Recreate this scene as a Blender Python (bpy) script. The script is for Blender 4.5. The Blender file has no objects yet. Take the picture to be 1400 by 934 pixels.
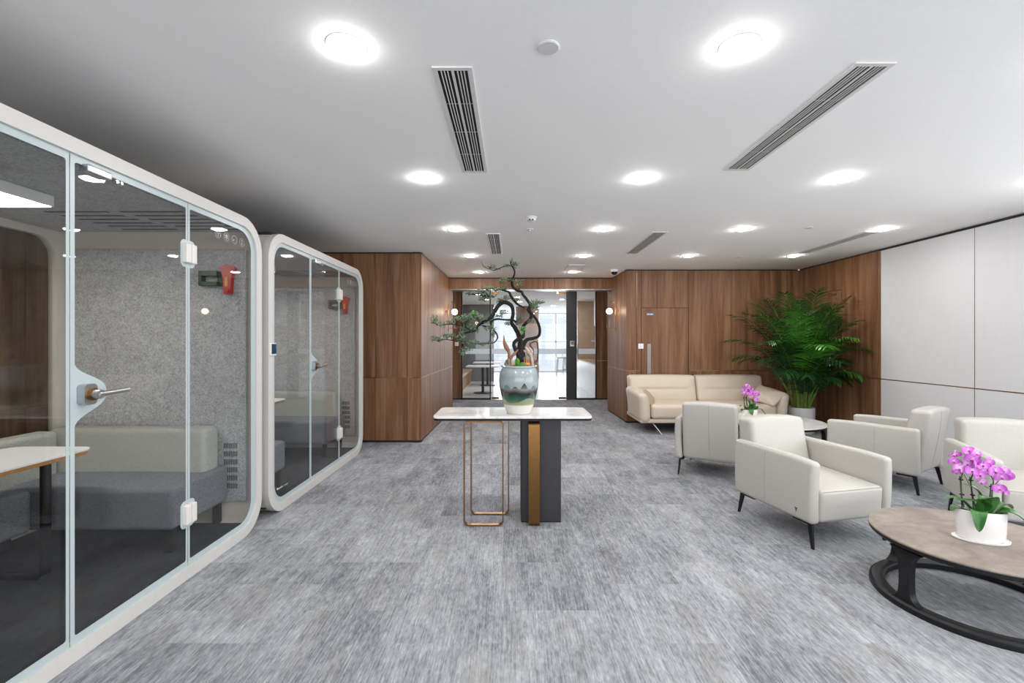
import bpy, bmesh, math, random
from mathutils import Vector, Matrix
from mathutils.geometry import tessellate_polygon
PI = math.pi
R = random.Random(7)
scene = bpy.context.scene
COL = scene.collection
EYE = 1.36          # camera height
F = 622.0           # focal length in pixels of the 1400 px wide frame
CEIL = 2.564

# ------------------------------------------------------------------ materials
def lin(h):
    h = h.lstrip('#')
    out = []
    for i in (0, 2, 4):
        c = int(h[i:i+2], 16) / 255
        out.append(c / 12.92 if c <= .04045 else ((c + .055) / 1.055) ** 2.4)
    return (*out, 1)

class NT:
    def __init__(s, name):
        s.m = bpy.data.materials.new(name); s.m.use_nodes = True
        s.t = s.m.node_tree; s.n = s.t.nodes; s.l = s.t.links
        s.bsdf = s.n['Principled BSDF']; s.out = s.n['Material Output']
    def add(s, typ, **kw):
        nd = s.n.new(typ)
        for k, v in kw.items(): setattr(nd, k, v)
        return nd
    def link(s, a, b): s.l.new(a, b)
    def coord(s, scale=(1, 1, 1), which='Object'):
        tc = s.add('ShaderNodeTexCoord'); mp = s.add('ShaderNodeMapping')
        mp.inputs['Scale'].default_value = scale
        s.link(tc.outputs[which], mp.inputs['Vector']); return mp.outputs[0]
    def noise(s, vec, scale=5, detail=3, rough=.5, dist=0):
        nd = s.add('ShaderNodeTexNoise')
        nd.inputs['Scale'].default_value = scale; nd.inputs['Detail'].default_value = detail
        nd.inputs['Roughness'].default_value = rough; nd.inputs['Distortion'].default_value = dist
        if vec is not None: s.link(vec, nd.inputs['Vector'])
        return nd.outputs['Fac']
    def ramp(s, fac, stops):
        nd = s.add('ShaderNodeValToRGB'); e = nd.color_ramp.elements
        while len(e) < len(stops): e.new(.5)
        for k, (p, c) in enumerate(stops):
            e[k].position = p; e[k].color = lin(c) if isinstance(c, str) else c
        s.link(fac, nd.inputs[0]); return nd.outputs[0]
    def math(s, op, a, b=0.0, c=None):
        nd = s.add('ShaderNodeMath', operation=op)
        for i, v in enumerate((a, b) if c is None else (a, b, c)):
            if hasattr(v, 'node'): s.link(v, nd.inputs[i])
            else: nd.inputs[i].default_value = v
        return nd.outputs[0]
    def mix(s, fac, a, b, blend='MIX'):
        nd = s.add('ShaderNodeMix', data_type='RGBA', blend_type=blend)
        for sock, v in ((nd.inputs[0], fac), (nd.inputs[6], a), (nd.inputs[7], b)):
            if hasattr(v, 'node'): s.link(v, sock)
            else: sock.default_value = lin(v) if isinstance(v, str) else v
        return nd.outputs[2]
    def base(s, c): 
        if hasattr(c, 'node'): s.link(c, s.bsdf.inputs['Base Color'])
        else: s.bsdf.inputs['Base Color'].default_value = lin(c)
    def set(s, **kw):
        for k, v in kw.items(): s.bsdf.inputs[k.replace('_', ' ')].default_value = v
    def bump(s, h, strength=.2, dist=.002):
        b = s.add('ShaderNodeBump'); b.inputs['Strength'].default_value = strength; b.inputs['Distance'].default_value = dist
        s.link(h, b.inputs['Height']); s.link(b.outputs[0], s.bsdf.inputs['Normal'])

MAT = {}
def plain(name, col, rough=.5, metal=0, var=.06, nscale=30, bump=0, **kw):
    t = NT(name); v = t.coord()
    n = t.noise(v, nscale, 3)
    c = lin(col); lo = tuple(x * (1 - var) for x in c[:3]) + (1,); hi = tuple(min(1, x * (1 + var)) for x in c[:3]) + (1,)
    t.base(t.ramp(n, [(.3, lo), (.7, hi)]))
    t.set(Roughness=rough, Metallic=metal, **kw)
    if bump: t.bump(n, bump)
    MAT[name] = t.m; return t

def emit(name, col, strength):
    t = NT(name); t.base('#ffffff')
    t.bsdf.inputs['Emission Color'].default_value = lin(col); t.set(Emission_Strength=strength)
    MAT[name] = t.m

def glass(name, tint=(.93, .95, .95, 1), f0=.04, gain=1.0, rough=0.0):
    t = NT(name); t.n.remove(t.bsdf)
    lw = t.add('ShaderNodeLayerWeight'); lw.inputs['Blend'].default_value = .5
    p = t.math('POWER', lw.outputs['Facing'], 5.0)
    f = t.math('MULTIPLY_ADD', p, .9 * gain, f0)
    tr = t.add('ShaderNodeBsdfTransparent'); tr.inputs[0].default_value = tint
    gl = t.add('ShaderNodeBsdfGlossy'); gl.inputs['Roughness'].default_value = rough
    mx = t.add('ShaderNodeMixShader'); t.link(f, mx.inputs[0]); t.link(tr.outputs[0], mx.inputs[1]); t.link(gl.outputs[0], mx.inputs[2])
    t.link(mx.outputs[0], t.out.inputs[0]); MAT[name] = t.m

def wood(name, dark, mid, light, rough=.38):
    t = NT(name)
    at = t.add('ShaderNodeAttribute', attribute_name='tone')
    tc = t.add('ShaderNodeTexCoord')
    add = t.add('ShaderNodeVectorMath', operation='MULTIPLY_ADD')
    t.link(at.outputs['Fac'], add.inputs[0]); add.inputs[1].default_value = (13, 7, 31); t.link(tc.outputs['Object'], add.inputs[2])
    def mp(sc):
        m = t.add('ShaderNodeMapping'); m.inputs['Scale'].default_value = sc; t.link(add.outputs[0], m.inputs[0]); return m.outputs[0]
    n1 = t.noise(mp((9, 9, .55)), 1, 5, .6, .6)
    n2 = t.noise(mp((70, 70, 1.6)), 1, 3, .6)
    n3 = t.noise(mp((260, 260, 9)), 1, 2, .5)
    f = t.math('ADD', t.math('MULTIPLY', n1, .62), t.math('ADD', t.math('MULTIPLY', n2, .26), t.math('MULTIPLY', n3, .12)))
    col = t.ramp(f, [(.36, dark), (.5, mid), (.64, light)])
    k = t.math('MULTIPLY_ADD', at.outputs['Fac'], .14, .90)
    cc = t.add('ShaderNodeCombineColor')
    for i in range(3): t.link(k, cc.inputs[i])
    t.base(t.mix(1.0, col, cc.outputs[0], 'MULTIPLY'))
    t.set(Roughness=rough); t.bsdf.inputs['Specular IOR Level'].default_value = .28; t.bump(n2, .05)
    MAT[name] = t.m

wood('walnut_veneer', '#5a3c28', '#7b563c', '#937054', .46)
wood('oak_bench_wood', '#8b6a48', '#a9855f', '#bd9c77', .5)
plain('ceiling_paint', '#f6f5f4', .8, var=.01)
plain('white_plaster', '#dcdcda', .7, var=.01)
plain('shadow_gap_black', '#121110', .6)
plain('black_metal', '#17171a', .42, .35)
plain('charcoal_panel', '#2b2a2c', .45)
plain('brass', '#94704c', .28, 1.0, var=.04)
plain('brushed_bronze', '#7d5c35', .36, .9, var=.06)
plain('chrome', '#cfd0d2', .14, 1.0, var=.02)
plain('pull_steel', '#8d8378', .4, .6, var=.03)
plain('satin_steel', '#b7b8ba', .32, 1.0, var=.03)
plain('white_powdercoat', '#d9d7d5', .38, var=.01)
plain('booth_frame_white', '#c6c4c1', .38, var=.01)
plain('cream_laminate', '#c9c2b7', .5, var=.02)
plain('hinge_plastic', '#d5d2cc', .35, var=.01)
plain('frit_print', '#aebabd', .3, var=.01)
plain('felt_dark', '#2c2d30', .95, var=.25, nscale=90)
plain('sofa_leather', '#c9bbaa', .42, var=.04, nscale=60, bump=.05)
plain('armchair_leather', '#b3b0aa', .42, var=.03, nscale=60, bump=.05)
plain('armchair_stitch', '#9d9991', .6)
plain('tan_leather', '#a99782', .45, var=.05, nscale=60)
plain('white_ceramic', '#eceaea', .16, var=.01)
plain('matte_white_pot', '#d4d4d6', .4, var=.02)
plain('potting_soil', '#2c231b', .95, var=.4, nscale=60, bump=.6)
plain('bonsai_bark', '#0b0907', .85, var=.35, nscale=60, bump=.4)
plain('bonsai_leaf', '#5a6f52', .55, var=.3, nscale=40)
plain('bonsai_fresh_leaf', '#5a9433', .5, var=.2, nscale=40)
plain('driftwood', '#7d563d', .6, var=.3, nscale=25, bump=.3)
plain('pale_rock', '#7d756f', .8, var=.5, nscale=35, bump=.8)
plain('bleached_coral', '#b09c8e', .7, var=.2, nscale=50, bump=.5)
plain('moss', '#3d7a1d', .95, var=.35, nscale=150, bump=.9)
plain('orange_glaze', '#d28032', .35, var=.2, nscale=60)
plain('pavilion_roof', '#6e665a', .6, var=.25, nscale=60)
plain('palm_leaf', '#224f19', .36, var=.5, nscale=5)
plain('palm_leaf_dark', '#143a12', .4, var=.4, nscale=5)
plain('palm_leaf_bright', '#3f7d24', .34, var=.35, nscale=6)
plain('palm_cane', '#617c2e', .5, var=.3, nscale=14)
plain('palm_sheath', '#b5a267', .6, var=.3, nscale=14)
plain('orchid_leaf', '#33672a', .3, var=.3, nscale=12)
plain('orchid_stem', '#3c4a22', .5, var=.25)
plain('orchid_lip', '#a8287e', .5, var=.2)
plain('red_plastic', '#b3231f', .35, var=.1)
plain('green_plastic', '#2a4a36', .45, var=.1)
plain('yellow_label', '#d8a24a', .5, var=.1)
plain('dark_grille', '#4b4b4d', .7)
plain('deep_black', '#050505', .8)
plain('switch_plastic', '#e9e8ea', .3, var=.01)
plain('slate_sign', '#5d6273', .4, .3, var=.08)
plain('screen_black', '#0c1119', .1, var=.05)
plain('screen_glow_blue', '#1d3a55', .15, var=.3, nscale=60)
plain('pale_print', '#d9dcdd', .4)
plain('plywood_edge', '#a87a45', .5, var=.15, nscale=80)
plain('table_laminate', '#e9e8e8', .35, var=.01)
plain('kitchen_white', '#e4e6e9', .3, var=.01)
plain('kitchen_floor_tile', '#d9d9d7', .25, var=.05, nscale=2)
plain('kitchen_grey', '#77777b', .8, var=.05)
plain('beige_stone', '#c3ab94', .35, var=.08, nscale=6)
plain('coral_fabric', '#d9705c', .7, var=.08)
plain('navy_metal', '#26324c', .5, .2)
plain('mauve_plastic', '#93808a', .45, .1)
plain('column_veneer', '#84624f', .22, var=.12, nscale=5)
plain('bar_table', '#d5d5d8', .4)
plain('curtain', '#f4f6fa', .9, var=.02)
plain('reddish_handle_wood', '#6f4734', .4, var=.15)
emit('lamp_face', '#fffdfa', 165)
emit('globe_glow', '#ffe0b4', 14)
emit('booth_led', '#fffaf2', 20)
emit('kitchen_lamp', '#ffffff', 130)
glass('pane_glass', (.915, .922, .922, 1), .045, 1.0)
glass('back_glass', (.86, .88, .88, 1), .04, 1.0)
glass('clear_glass', (.96, .97, .98, 1), .03, .7)

def m_carpet():
    t = NT('carpet_tile'); tc = t.add('ShaderNodeTexCoord'); sep = t.add('ShaderNodeSeparateXYZ'); t.link(tc.outputs['Object'], sep.inputs[0])
    x, y = sep.outputs[0], sep.outputs[1]
    ui = t.math('FLOOR', t.math('DIVIDE', t.math('ADD', x, 20.06), .5))
    odd = t.math('MODULO', ui, 2.0)
    vi = t.math('FLOOR', t.math('DIVIDE', t.math('ADD', t.math('MULTIPLY_ADD', odd, .25, y), 20.2), .5))
    cid = t.add('ShaderNodeCombineXYZ'); t.link(ui, cid.inputs[0]); t.link(vi, cid.inputs[1])
    wn = t.add('ShaderNodeTexWhiteNoise', noise_dimensions='3D'); t.link(cid.outputs[0], wn.inputs['Vector'])
    off = t.add('ShaderNodeVectorMath', operation='MULTIPLY_ADD'); t.link(wn.outputs['Color'], off.inputs[0]); off.inputs[1].default_value = (.35, 1.2, 3); t.link(tc.outputs['Object'], off.inputs[2])
    def mp(vec, sc):
        m = t.add('ShaderNodeMapping'); m.inputs['Scale'].default_value = sc; t.link(vec, m.inputs[0]); return m.outputs[0]
    streak = t.noise(mp(tc.outputs['Object'], (120, 4, 1)), 1, 2, .6)
    dash = t.noise(mp(tc.outputs['Object'], (150, 26, 1)), 1, 2, .6)
    blotch = t.noise(mp(off.outputs[0], (6, 2.2, 1)), 1, 4, .6, .3)
    mid = t.noise(mp(off.outputs[0], (38, 16, 1)), 1, 3, .65)
    f = t.math('ADD', t.math('ADD', t.math('MULTIPLY', streak, .30), t.math('MULTIPLY', blotch, .30)), t.math('ADD', t.math('MULTIPLY', mid, .26), t.math('MULTIPLY', dash, .26)))
    f = t.math('ADD', f, t.math('MULTIPLY', t.math('SUBTRACT', wn.outputs['Value'], .5), .07))
    col = t.ramp(f, [(.43, '#63656a'), (.55, '#8a8c91'), (.60, '#97999e'), (.73, '#b6b7bc')])
    warm = t.ramp(t.noise(mp(off.outputs[0], (5, 1.6, 1)), 1.3, 3), [(.56, (0, 0, 0, 1)), (.68, (1, 1, 1, 1))])
    wf = t.math('MULTIPLY', warm, .30)
    t.base(t.mix(wf, col, '#878278'))
    t.set(Roughness=.95); t.bsdf.inputs['Specular IOR Level'].default_value = .08; t.bump(streak, .5, .004)
    MAT['carpet_tile'] = t.m
m_carpet()

def m_felt():
    t = NT('grey_felt'); v = t.coord()
    n1 = t.noise(v, 95, 4, .7, .6); n2 = t.noise(v, 14, 2)
    f = t.math('MULTIPLY_ADD', n2, .15, t.math('MULTIPLY', n1, .85))
    t.base(t.ramp(f, [(.38, '#8c8e91'), (.5, '#acadaf'), (.62, '#c2c3c4')])); t.set(Roughness=.95); t.bump(n1, .3, .003)
    MAT['grey_felt'] = t.m
    for nm, a, b, c in (('bench_dark_fabric', '#5c5f64', '#70737a', '#83868c'), ('bench_light_fabric', '#93938c', '#a6a69f', '#b5b5ae')):
        t = NT(nm); v = t.coord((300, 60, 300)); n = t.noise(v, 1, 2)
        t.base(t.ramp(n, [(.3, a), (.5, b), (.7, c)])); t.set(Roughness=.92); t.bump(n, .2, .001); MAT[nm] = t.m
m_felt()

def m_linen():
    t = NT('white_linen_panel')
    a = t.noise(t.coord((3, 320, 3)), 1, 2); b = t.noise(t.coord((3, 3, 320)), 1, 2)
    f = t.math('MULTIPLY', t.math('ADD', a, b), .5)
    t.base(t.ramp(f, [(.3, '#c6c7c9'), (.7, '#cfcfd1')])); t.set(Roughness=.6); t.bump(f, .08, .001); MAT['white_linen_panel'] = t.m
m_linen()

def m_stone():
    t = NT('taupe_stone'); v = t.coord()
    n = t.noise(v, 7, 6, .65, .5); n2 = t.noise(v, 40, 3)
    f = t.math('MULTIPLY_ADD', n2, .25, t.math('MULTIPLY', n, .75))
    t.base(t.ramp(f, [(.35, '#736860'), (.5, '#84796f'), (.66, '#948a81')])); t.set(Roughness=.5); MAT['taupe_stone'] = t.m
    t = NT('white_marble'); v = t.coord()
    n = t.noise(v, 3.5, 6, .6, 1.6)
    band = t.math('ABSOLUTE', t.math('SUBTRACT', n, .5))
    t.base(t.ramp(band, [(.0, '#d2cfcb'), (.04, '#e2e0de'), (.2, '#e9e8e7')])); t.set(Roughness=.12); MAT['white_marble'] = t.m
m_stone()

def m_landscape_pot():
    t = NT('landscape_glaze'); tc = t.add('ShaderNodeTexCoord'); sep = t.add('ShaderNodeSeparateXYZ'); t.link(tc.outputs['Object'], sep.inputs[0])
    x, y, z = sep.outputs
    ang = t.math('ARCTAN2', y, x)
    n = t.noise(t.coord((1, 1, .6)), 9, 3)
    cv = t.add('ShaderNodeCombineXYZ'); t.link(ang, cv.inputs[0])
    zz = t.math('ADD', z, t.math('MULTIPLY', t.math('SUBTRACT', n, .5), .045))
    base = t.ramp(t.math('DIVIDE', z, .36), [(.0, '#cfccc6'), (.185, '#d2cfc8'), (.215, '#8f8c6c'), (.28, '#7c8d70'), (.40, '#83948d'), (.50, '#909a9a'), (.66, '#98a2a4'), (.80, '#8a989d'), (1.0, '#a5aeb0')])
    # misty lake, dark shore band and two ranges of hills around the belly
    lake = t.ramp(t.math('DIVIDE', zz, .36), [(.24, '#61795a'), (.32, '#325a44'), (.40, '#183d36'), (.435, '#1a2625'), (.47, '#2a2b2a'), (.52, '#6e6c68'), (.56, '#8b8c8a')])
    edge = t.math('SINE', t.math('MULTIPLY_ADD', ang, 3.0, 1.2))
    lo = t.math('MULTIPLY_ADD', edge, -.022, .108); hi = t.math('MULTIPLY_ADD', n, .03, .183)
    fl = t.math('MULTIPLY', t.math('GREATER_THAN', zz, lo), t.math('LESS_THAN', zz, hi))
    ph = t.math('SUBTRACT', t.math('FLOORED_MODULO', t.math('ADD', ang, PI / 2 + PI / 3), 2 * PI / 3), PI / 3)
    def hill(c, w, amp, pw):
        d = t.math('MULTIPLY', t.math('ABSOLUTE', t.math('SUBTRACT', ph, c)), 1 / w)
        return t.math('MULTIPLY', t.math('MAXIMUM', t.math('SUBTRACT', 1.0, t.math('POWER', d, pw)), 0.0), amp)
    wob = t.math('MULTIPLY', t.math('SUBTRACT', t.noise(t.coord((1, 1, 1)), 45, 2), .5), .012)
    zh = t.math('ADD', z, wob)
    far = t.math('MULTIPLY', t.math('LESS_THAN', zh, t.math('ADD', t.math('MAXIMUM', hill(-.67, .27, .048, 2.2), hill(.83, .24, .042, 2.2)), .178)), t.math('GREATER_THAN', z, .17))
    nearm = t.math('MULTIPLY', t.math('LESS_THAN', zh, t.math('ADD', t.math('MAXIMUM', hill(-.19, .24, .042, 1.6), hill(.26, .27, .066, 1.15)), .176)), t.math('GREATER_THAN', z, .17))
    c = t.mix(far, base, '#647e88'); c = t.mix(nearm, c, t.ramp(t.math('DIVIDE', z, .36), [(.50, '#85827c'), (.63, '#343b3a')])); c = t.mix(fl, c, lake)
    t.base(c); t.set(Roughness=.09, Coat_Weight=.3, Coat_Roughness=.05); MAT['landscape_glaze'] = t.m
m_landscape_pot()

def m_petal():
    t = NT('orchid_petal'); at = t.add('ShaderNodeAttribute', attribute_name='tone')
    v = t.coord(); n = t.noise(v, 160, 2)
    f = t.math('MULTIPLY_ADD', n, .35, t.math('MULTIPLY', at.outputs['Fac'], .65))
    t.base(t.ramp(f, [(.15, '#efdcf0'), (.45, '#d884dc'), (.8, '#b447bb')])); t.set(Roughness=.5)
    t.bsdf.inputs['Subsurface Weight'].default_value = .0
    MAT['orchid_petal'] = t.m
m_petal()

# ------------------------------------------------------------------ mesh builder
class MB:
    def __init__(s): s.v = []; s.f = []; s.tone = []; s.t = 0.5
    def face(s, ids): s.f.append(tuple(ids)); s.tone.append(s.t)
    def add(s, vs, fs, M=None):
        o = len(s.v)
        s.v += [tuple(M @ Vector(p)) if M is not None else tuple(p) for p in vs]
        for f in fs: s.face([i + o for i in f])
    def box(s, lo, hi, M=None):
        (a, b, c), (d, e, f) = lo, hi
        vs = [(a, b, c), (d, b, c), (d, e, c), (a, e, c), (a, b, f), (d, b, f), (d, e, f), (a, e, f)]
        s.add(vs, [(0, 3, 2, 1), (4, 5, 6, 7), (0, 1, 5, 4), (1, 2, 6, 5), (2, 3, 7, 6), (3, 0, 4, 7)], M)
    def rbox(s, lo, hi, r, M=None, puff=(0, 0, 0), k=3, n=5, fn=None):
        lo, hi = Vector(lo), Vector(hi); c = (lo + hi) / 2; h = (hi - lo) / 2
        r = min(r, min(h) * .999)
        ax = []
        for i in range(3):
            a = []
            for j in range(k): a.append(-h[i] + r * (1 - math.tan(PI / 4 * (1 - j / k))))
            m = max(1, n if h[i] > 2 * r else 2)
            for j in range(m + 1): a.append(-h[i] + r + (2 * h[i] - 2 * r) * j / m)
            for j in range(1, k + 1): a.append(h[i] - r + r * math.tan(PI / 4 * j / k))
            ax.append(a)
        key = {}; vs = []; fs = []
        def vid(i, j, l):
            if (i, j, l) in key: return key[(i, j, l)]
            p = Vector((ax[0][i], ax[1][j], ax[2][l]))
            q = Vector([max(-h[t] + r, min(h[t] - r, p[t])) for t in range(3)])
            d = p - q
            if d.length > 1e-9: p = q + d.normalized() * r
            u = Vector([p[t] / h[t] for t in range(3)])
            p = p + Vector([puff[t] * u[t] * max(0, 1 - u[(t+1) % 3]**2) * max(0, 1 - u[(t+2) % 3]**2) for t in range(3)])
            p = p + c
            if fn: p = Vector(fn(p))
            key[(i, j, l)] = len(vs); vs.append(p); return key[(i, j, l)]
        N = [len(a) - 1 for a in ax]
        for i in range(N[0]):
            for j in range(N[1]):
                fs.append((vid(i, j, 0), vid(i, j+1, 0), vid(i+1, j+1, 0), vid(i+1, j, 0)))
                fs.append((vid(i, j, N[2]), vid(i+1, j, N[2]), vid(i+1, j+1, N[2]), vid(i, j+1, N[2])))
        for i in range(N[0]):
            for l in range(N[2]):
                fs.append((vid(i, 0, l), vid(i+1, 0, l), vid(i+1, 0, l+1), vid(i, 0, l+1)))
                fs.append((vid(i, N[1], l), vid(i, N[1], l+1), vid(i+1, N[1], l+1), vid(i+1, N[1], l)))
        for j in range(N[1]):
            for l in range(N[2]):
                fs.append((vid(0, j, l), vid(0, j, l+1), vid(0, j+1, l+1), vid(0, j+1, l)))
                fs.append((vid(N[0], j, l), vid(N[0], j+1, l), vid(N[0], j+1, l+1), vid(N[0], j, l+1)))
        s.add(vs, fs, M)
    def lathe(s, prof, n=40, M=None, sx=1, sy=1, cap=True):
        vs = []; fs = []; m = len(prof)
        for i in range(n):
            a = 2 * PI * i / n
            for (r, z) in prof: vs.append((r * math.cos(a) * sx, r * math.sin(a) * sy, z))
        for i in range(n):
            k = (i + 1) % n
            for j in range(m - 1): fs.append((i*m+j, k*m+j, k*m+j+1, i*m+j+1))
        if cap:
            if prof[0][0] > 1e-6: fs.append(tuple(i*m for i in reversed(range(n))))
            if prof[-1][0] > 1e-6: fs.append(tuple(i*m+m-1 for i in range(n)))
        s.add(vs, fs, M)
    def cyl(s, p0, p1, r0, r1=None, n=16):
        s.tube([p0, p1], [r0, r0 if r1 is None else r1], n)
    def tube(s, pts, rad, n=8, close=False, flat=None):
        pts = [Vector(p) for p in pts]; m = len(pts)
        if not hasattr(rad, '__len__'): rad = [rad] * m
        vs = []; fs = []; up = None
        for i in range(m):
            if close: d = pts[(i+1) % m] - pts[i-1]
            else: d = pts[min(i+1, m-1)] - pts[max(i-1, 0)]
            d.normalize()
            if up is None:
                up = Vector((0, 0, 1)) if abs(d.z) < .9 else Vector((0, 1, 0))
            up = (up - d * up.dot(d)); up.normalize(); side = d.cross(up)
            for j in range(n):
                a = 2 * PI * j / n
                vs.append(pts[i] + (up * math.cos(a) + side * math.sin(a)) * rad[i])
        for i in range(m if close else m - 1):
            k = (i + 1) % m
            for j in range(n):
                l = (j + 1) % n
                fs.append((i*n+j, i*n+l, k*n+l, k*n+j))
        if not close:
            fs.append(tuple(range(n))); fs.append(tuple((m-1)*n + j for j in reversed(range(n))))
        s.add(vs, fs)
    def strap(s, pts, side, w, t):
        """flat closed bar: pts a closed loop, side the direction of its width w, t its thickness"""
        pts = [Vector(p) for p in pts]; side = Vector(side).normalized(); m = len(pts); vs = []; fs = []
        for i in range(m):
            d = (pts[(i+1) % m] - pts[i-1]).normalized(); nrm = d.cross(side).normalized()
            for a, b in ((-1, -1), (1, -1), (1, 1), (-1, 1)): vs.append(pts[i] + side * a * w / 2 + nrm * b * t / 2)
        for i in range(m):
            k = (i + 1) % m
            for j in range(4): fs.append((i*4+j, i*4+(j+1) % 4, k*4+(j+1) % 4, k*4+j))
        s.add(vs, fs)
    def shape(s, loops, w0, w1, fn):
        """extrude polygon with holes from w0 to w1; fn(u,v,w) -> xyz"""
        flat = [p for l in loops for p in l]; n = len(flat)
        tri = tessellate_polygon([[Vector((p[0], p[1], 0)) for p in l] for l in loops])
        vs = [fn(u, v, w1) for u, v in flat] + [fn(u, v, w0) for u, v in flat]; fs = []
        for a, b, c in tri: fs.append((a, b, c)); fs.append((c + n, b + n, a + n))
        o = 0
        for l in loops:
            for i in range(len(l)):
                a, b = o + i, o + (i + 1) % len(l); fs.append((a, a + n, b + n, b))
            o += len(l)
        s.add(vs, fs)
    def build(s, name, mat, parent=None, loc=(0, 0, 0), smooth=35, fix=True):
        me = bpy.data.meshes.new(name)
        me.from_pydata([tuple(p) for p in s.v], [], s.f)
        at = me.attributes.new('tone', 'FLOAT', 'FACE')
        if len(at.data) == len(s.tone): at.data.foreach_set('value', s.tone)
        if fix:
            bm = bmesh.new(); bm.from_mesh(me); bmesh.ops.recalc_face_normals(bm, faces=bm.faces[:]); bm.to_mesh(me); bm.free()
        if smooth:
            me.polygons.foreach_set('use_smooth', [True] * len(me.polygons)); me.set_sharp_from_angle(angle=math.radians(smooth))
        me.materials.append(MAT[mat]); me.update()
        o = bpy.data.objects.new(name, me); COL.objects.link(o); o.location = loc
        if parent: o.parent = parent
        return o

def rr(u0, v0, u1, v1, r, n=10):
    out = []
    for cx, cy, a0 in ((u1-r, v0+r, -90), (u1-r, v1-r, 0), (u0+r, v1-r, 90), (u0+r, v0+r, 180)):
        for i in range(n + 1):
            a = math.radians(a0 + 90 * i / n); out.append((cx + r * math.cos(a), cy + r * math.sin(a)))
    return out
def rr4(u0, v0, u1, v1, rs, n=10):
    """radii order: (u1,v0),(u1,v1),(u0,v1),(u0,v0)"""
    out = []
    for (cx, cy, a0), r in zip(((u1, v0, -90), (u1, v1, 0), (u0, v1, 90), (u0, v0, 180)), rs):
        if r < 1e-5: out.append((cx, cy)); continue
        x = cx - r if cx == u1 else cx + r; y = cy - r if cy == v1 else cy + r
        for i in range(n + 1):
            a = math.radians(a0 + 90 * i / n); out.append((x + r * math.cos(a), y + r * math.sin(a)))
    return out
def spline(pts, per=6):
    P = [Vector(p) for p in pts]; out = []
    for i in range(len(P) - 1):
        p0, p1, p2, p3 = P[max(i-1, 0)], P[i], P[i+1], P[min(i+2, len(P)-1)]
        for k in range(per):
            t = k / per
            out.append(.5 * ((2*p1) + (p2-p0)*t + (2*p0-5*p1+4*p2-p3)*t*t + (3*p1-p0-3*p2+p3)*t**3))
    out.append(P[-1]); return out
def lerps(vals, m):
    n = len(vals) - 1; out = []
    for i in range(m):
        t = i / (m - 1) * n; k = min(int(t), n - 1); out.append(vals[k] + (vals[k+1] - vals[k]) * (t - k))
    return out

def tag(o, label, cat, group=None, kind=None):
    o['label'] = label; o['category'] = cat
    if group: o['group'] = group
    if kind: o['kind'] = kind
    return o
def thing(name, label, cat, loc=(0, 0, 0), rz=0, group=None):
    o = bpy.data.objects.new(name, None); COL.objects.link(o); o.empty_display_size = .1
    o.location = loc; o.rotation_euler = (0, 0, rz); return tag(o, label, cat, group)
def struct(name, mb, mat, parent=None, loc=(0, 0, 0), smooth=0):
    o = mb.build(name, mat, parent, loc, smooth)
    if parent is None: o['kind'] = 'structure'
    return o
def copy_tree(o, parent=None):
    c = o.copy(); COL.objects.link(c)
    if parent: c.parent = parent
    for ch in list(o.children): copy_tree(ch, c)
    return c
def clone(o, label, loc, rz=None):
    c = copy_tree(o); c.location = loc
    if rz is not None: c.rotation_euler = (0, 0, rz)
    c['label'] = label; return c

# ------------------------------------------------------------------ room shell
def wall_fn(p0, p1):
    """u along p0->p1, v up, w out towards the room (left-hand normal)"""
    a = Vector((*p0, 0)); d = (Vector((*p1, 0)) - a); L = d.length; d.normalize(); n = Vector((-d.y, d.x, 0))
    return (lambda u, v, w: a + d * u + n * w + Vector((0, 0, v))), L
def panel(mb, fn, u0, u1, v0, v1, w0, w1):
    vs = [fn(u0, v0, w0), fn(u1, v0, w0), fn(u1, v1, w0), fn(u0, v1, w0), fn(u0, v0, w1), fn(u1, v0, w1), fn(u1, v1, w1), fn(u0, v1, w1)]
    mb.add(vs, [(0, 3, 2, 1), (4, 5, 6, 7), (0, 1, 5, 4), (1, 2, 6, 5), (2, 3, 7, 6), (3, 0, 4, 7)])

SKIRT, GAP = .03, .022
def panelled_wall(name, p0, p1, seams, hs=.875, skip=(), top=CEIL, mat='walnut_veneer', gap=.004, hgap=.008):
    """wood panels proud of a dark backing, with vertical seams (u) and one horizontal seam"""
    fn, L = wall_fn(p0, p1)
    us = [0] + [u for u in seams if 0 < u < L] + [L]
    mb = MB()
    for i in range(len(us) - 1):
        u0 = us[i] + (gap / 2 if i else 0); u1 = us[i+1] - (gap / 2 if i < len(us) - 2 else 0)
        rows = [(SKIRT, hs - hgap / 2), (hs + hgap / 2, top - GAP)] if hs else [(SKIRT, top - GAP)]
        for sk in skip:           # (ua, ub, ztop) door opening
            if u0 >= sk[0] - .02 and u1 <= sk[1] + .02: rows = [(sk[2], top - GAP)]
        for v0, v1 in rows:
            mb.t = R.random(); panel(mb, fn, u0, u1, v0, v1, -.02, 0)
    o = struct(name, mb, mat)
    bk = MB(); panel(bk, fn, 0, L, 0, top, -.12, -.02)
    bk.build('wall_backing', 'shadow_gap_black', o, smooth=0)
    return o, fn

X_R = 4.78; Y_SOFA = 7.59; Y_L = 6.12; Y_REAR = -3.2; X_L = -3.55; Y_G = 10.67
# floor, ceiling
b = MB(); b.box((X_L - .2, Y_REAR - .2, -.12), (X_R + .2, Y_G - .03, 0)); struct('floor', b, 'carpet_tile')
b = MB(); b.box((X_L - .2, Y_REAR - .2, CEIL), (X_R + .2, 8.86, CEIL + .1)); b.box((-1.6, 8.86, 2.62), (2.6, Y_G + .1, 2.72)); struct('ceiling', b, 'ceiling_paint')
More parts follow.
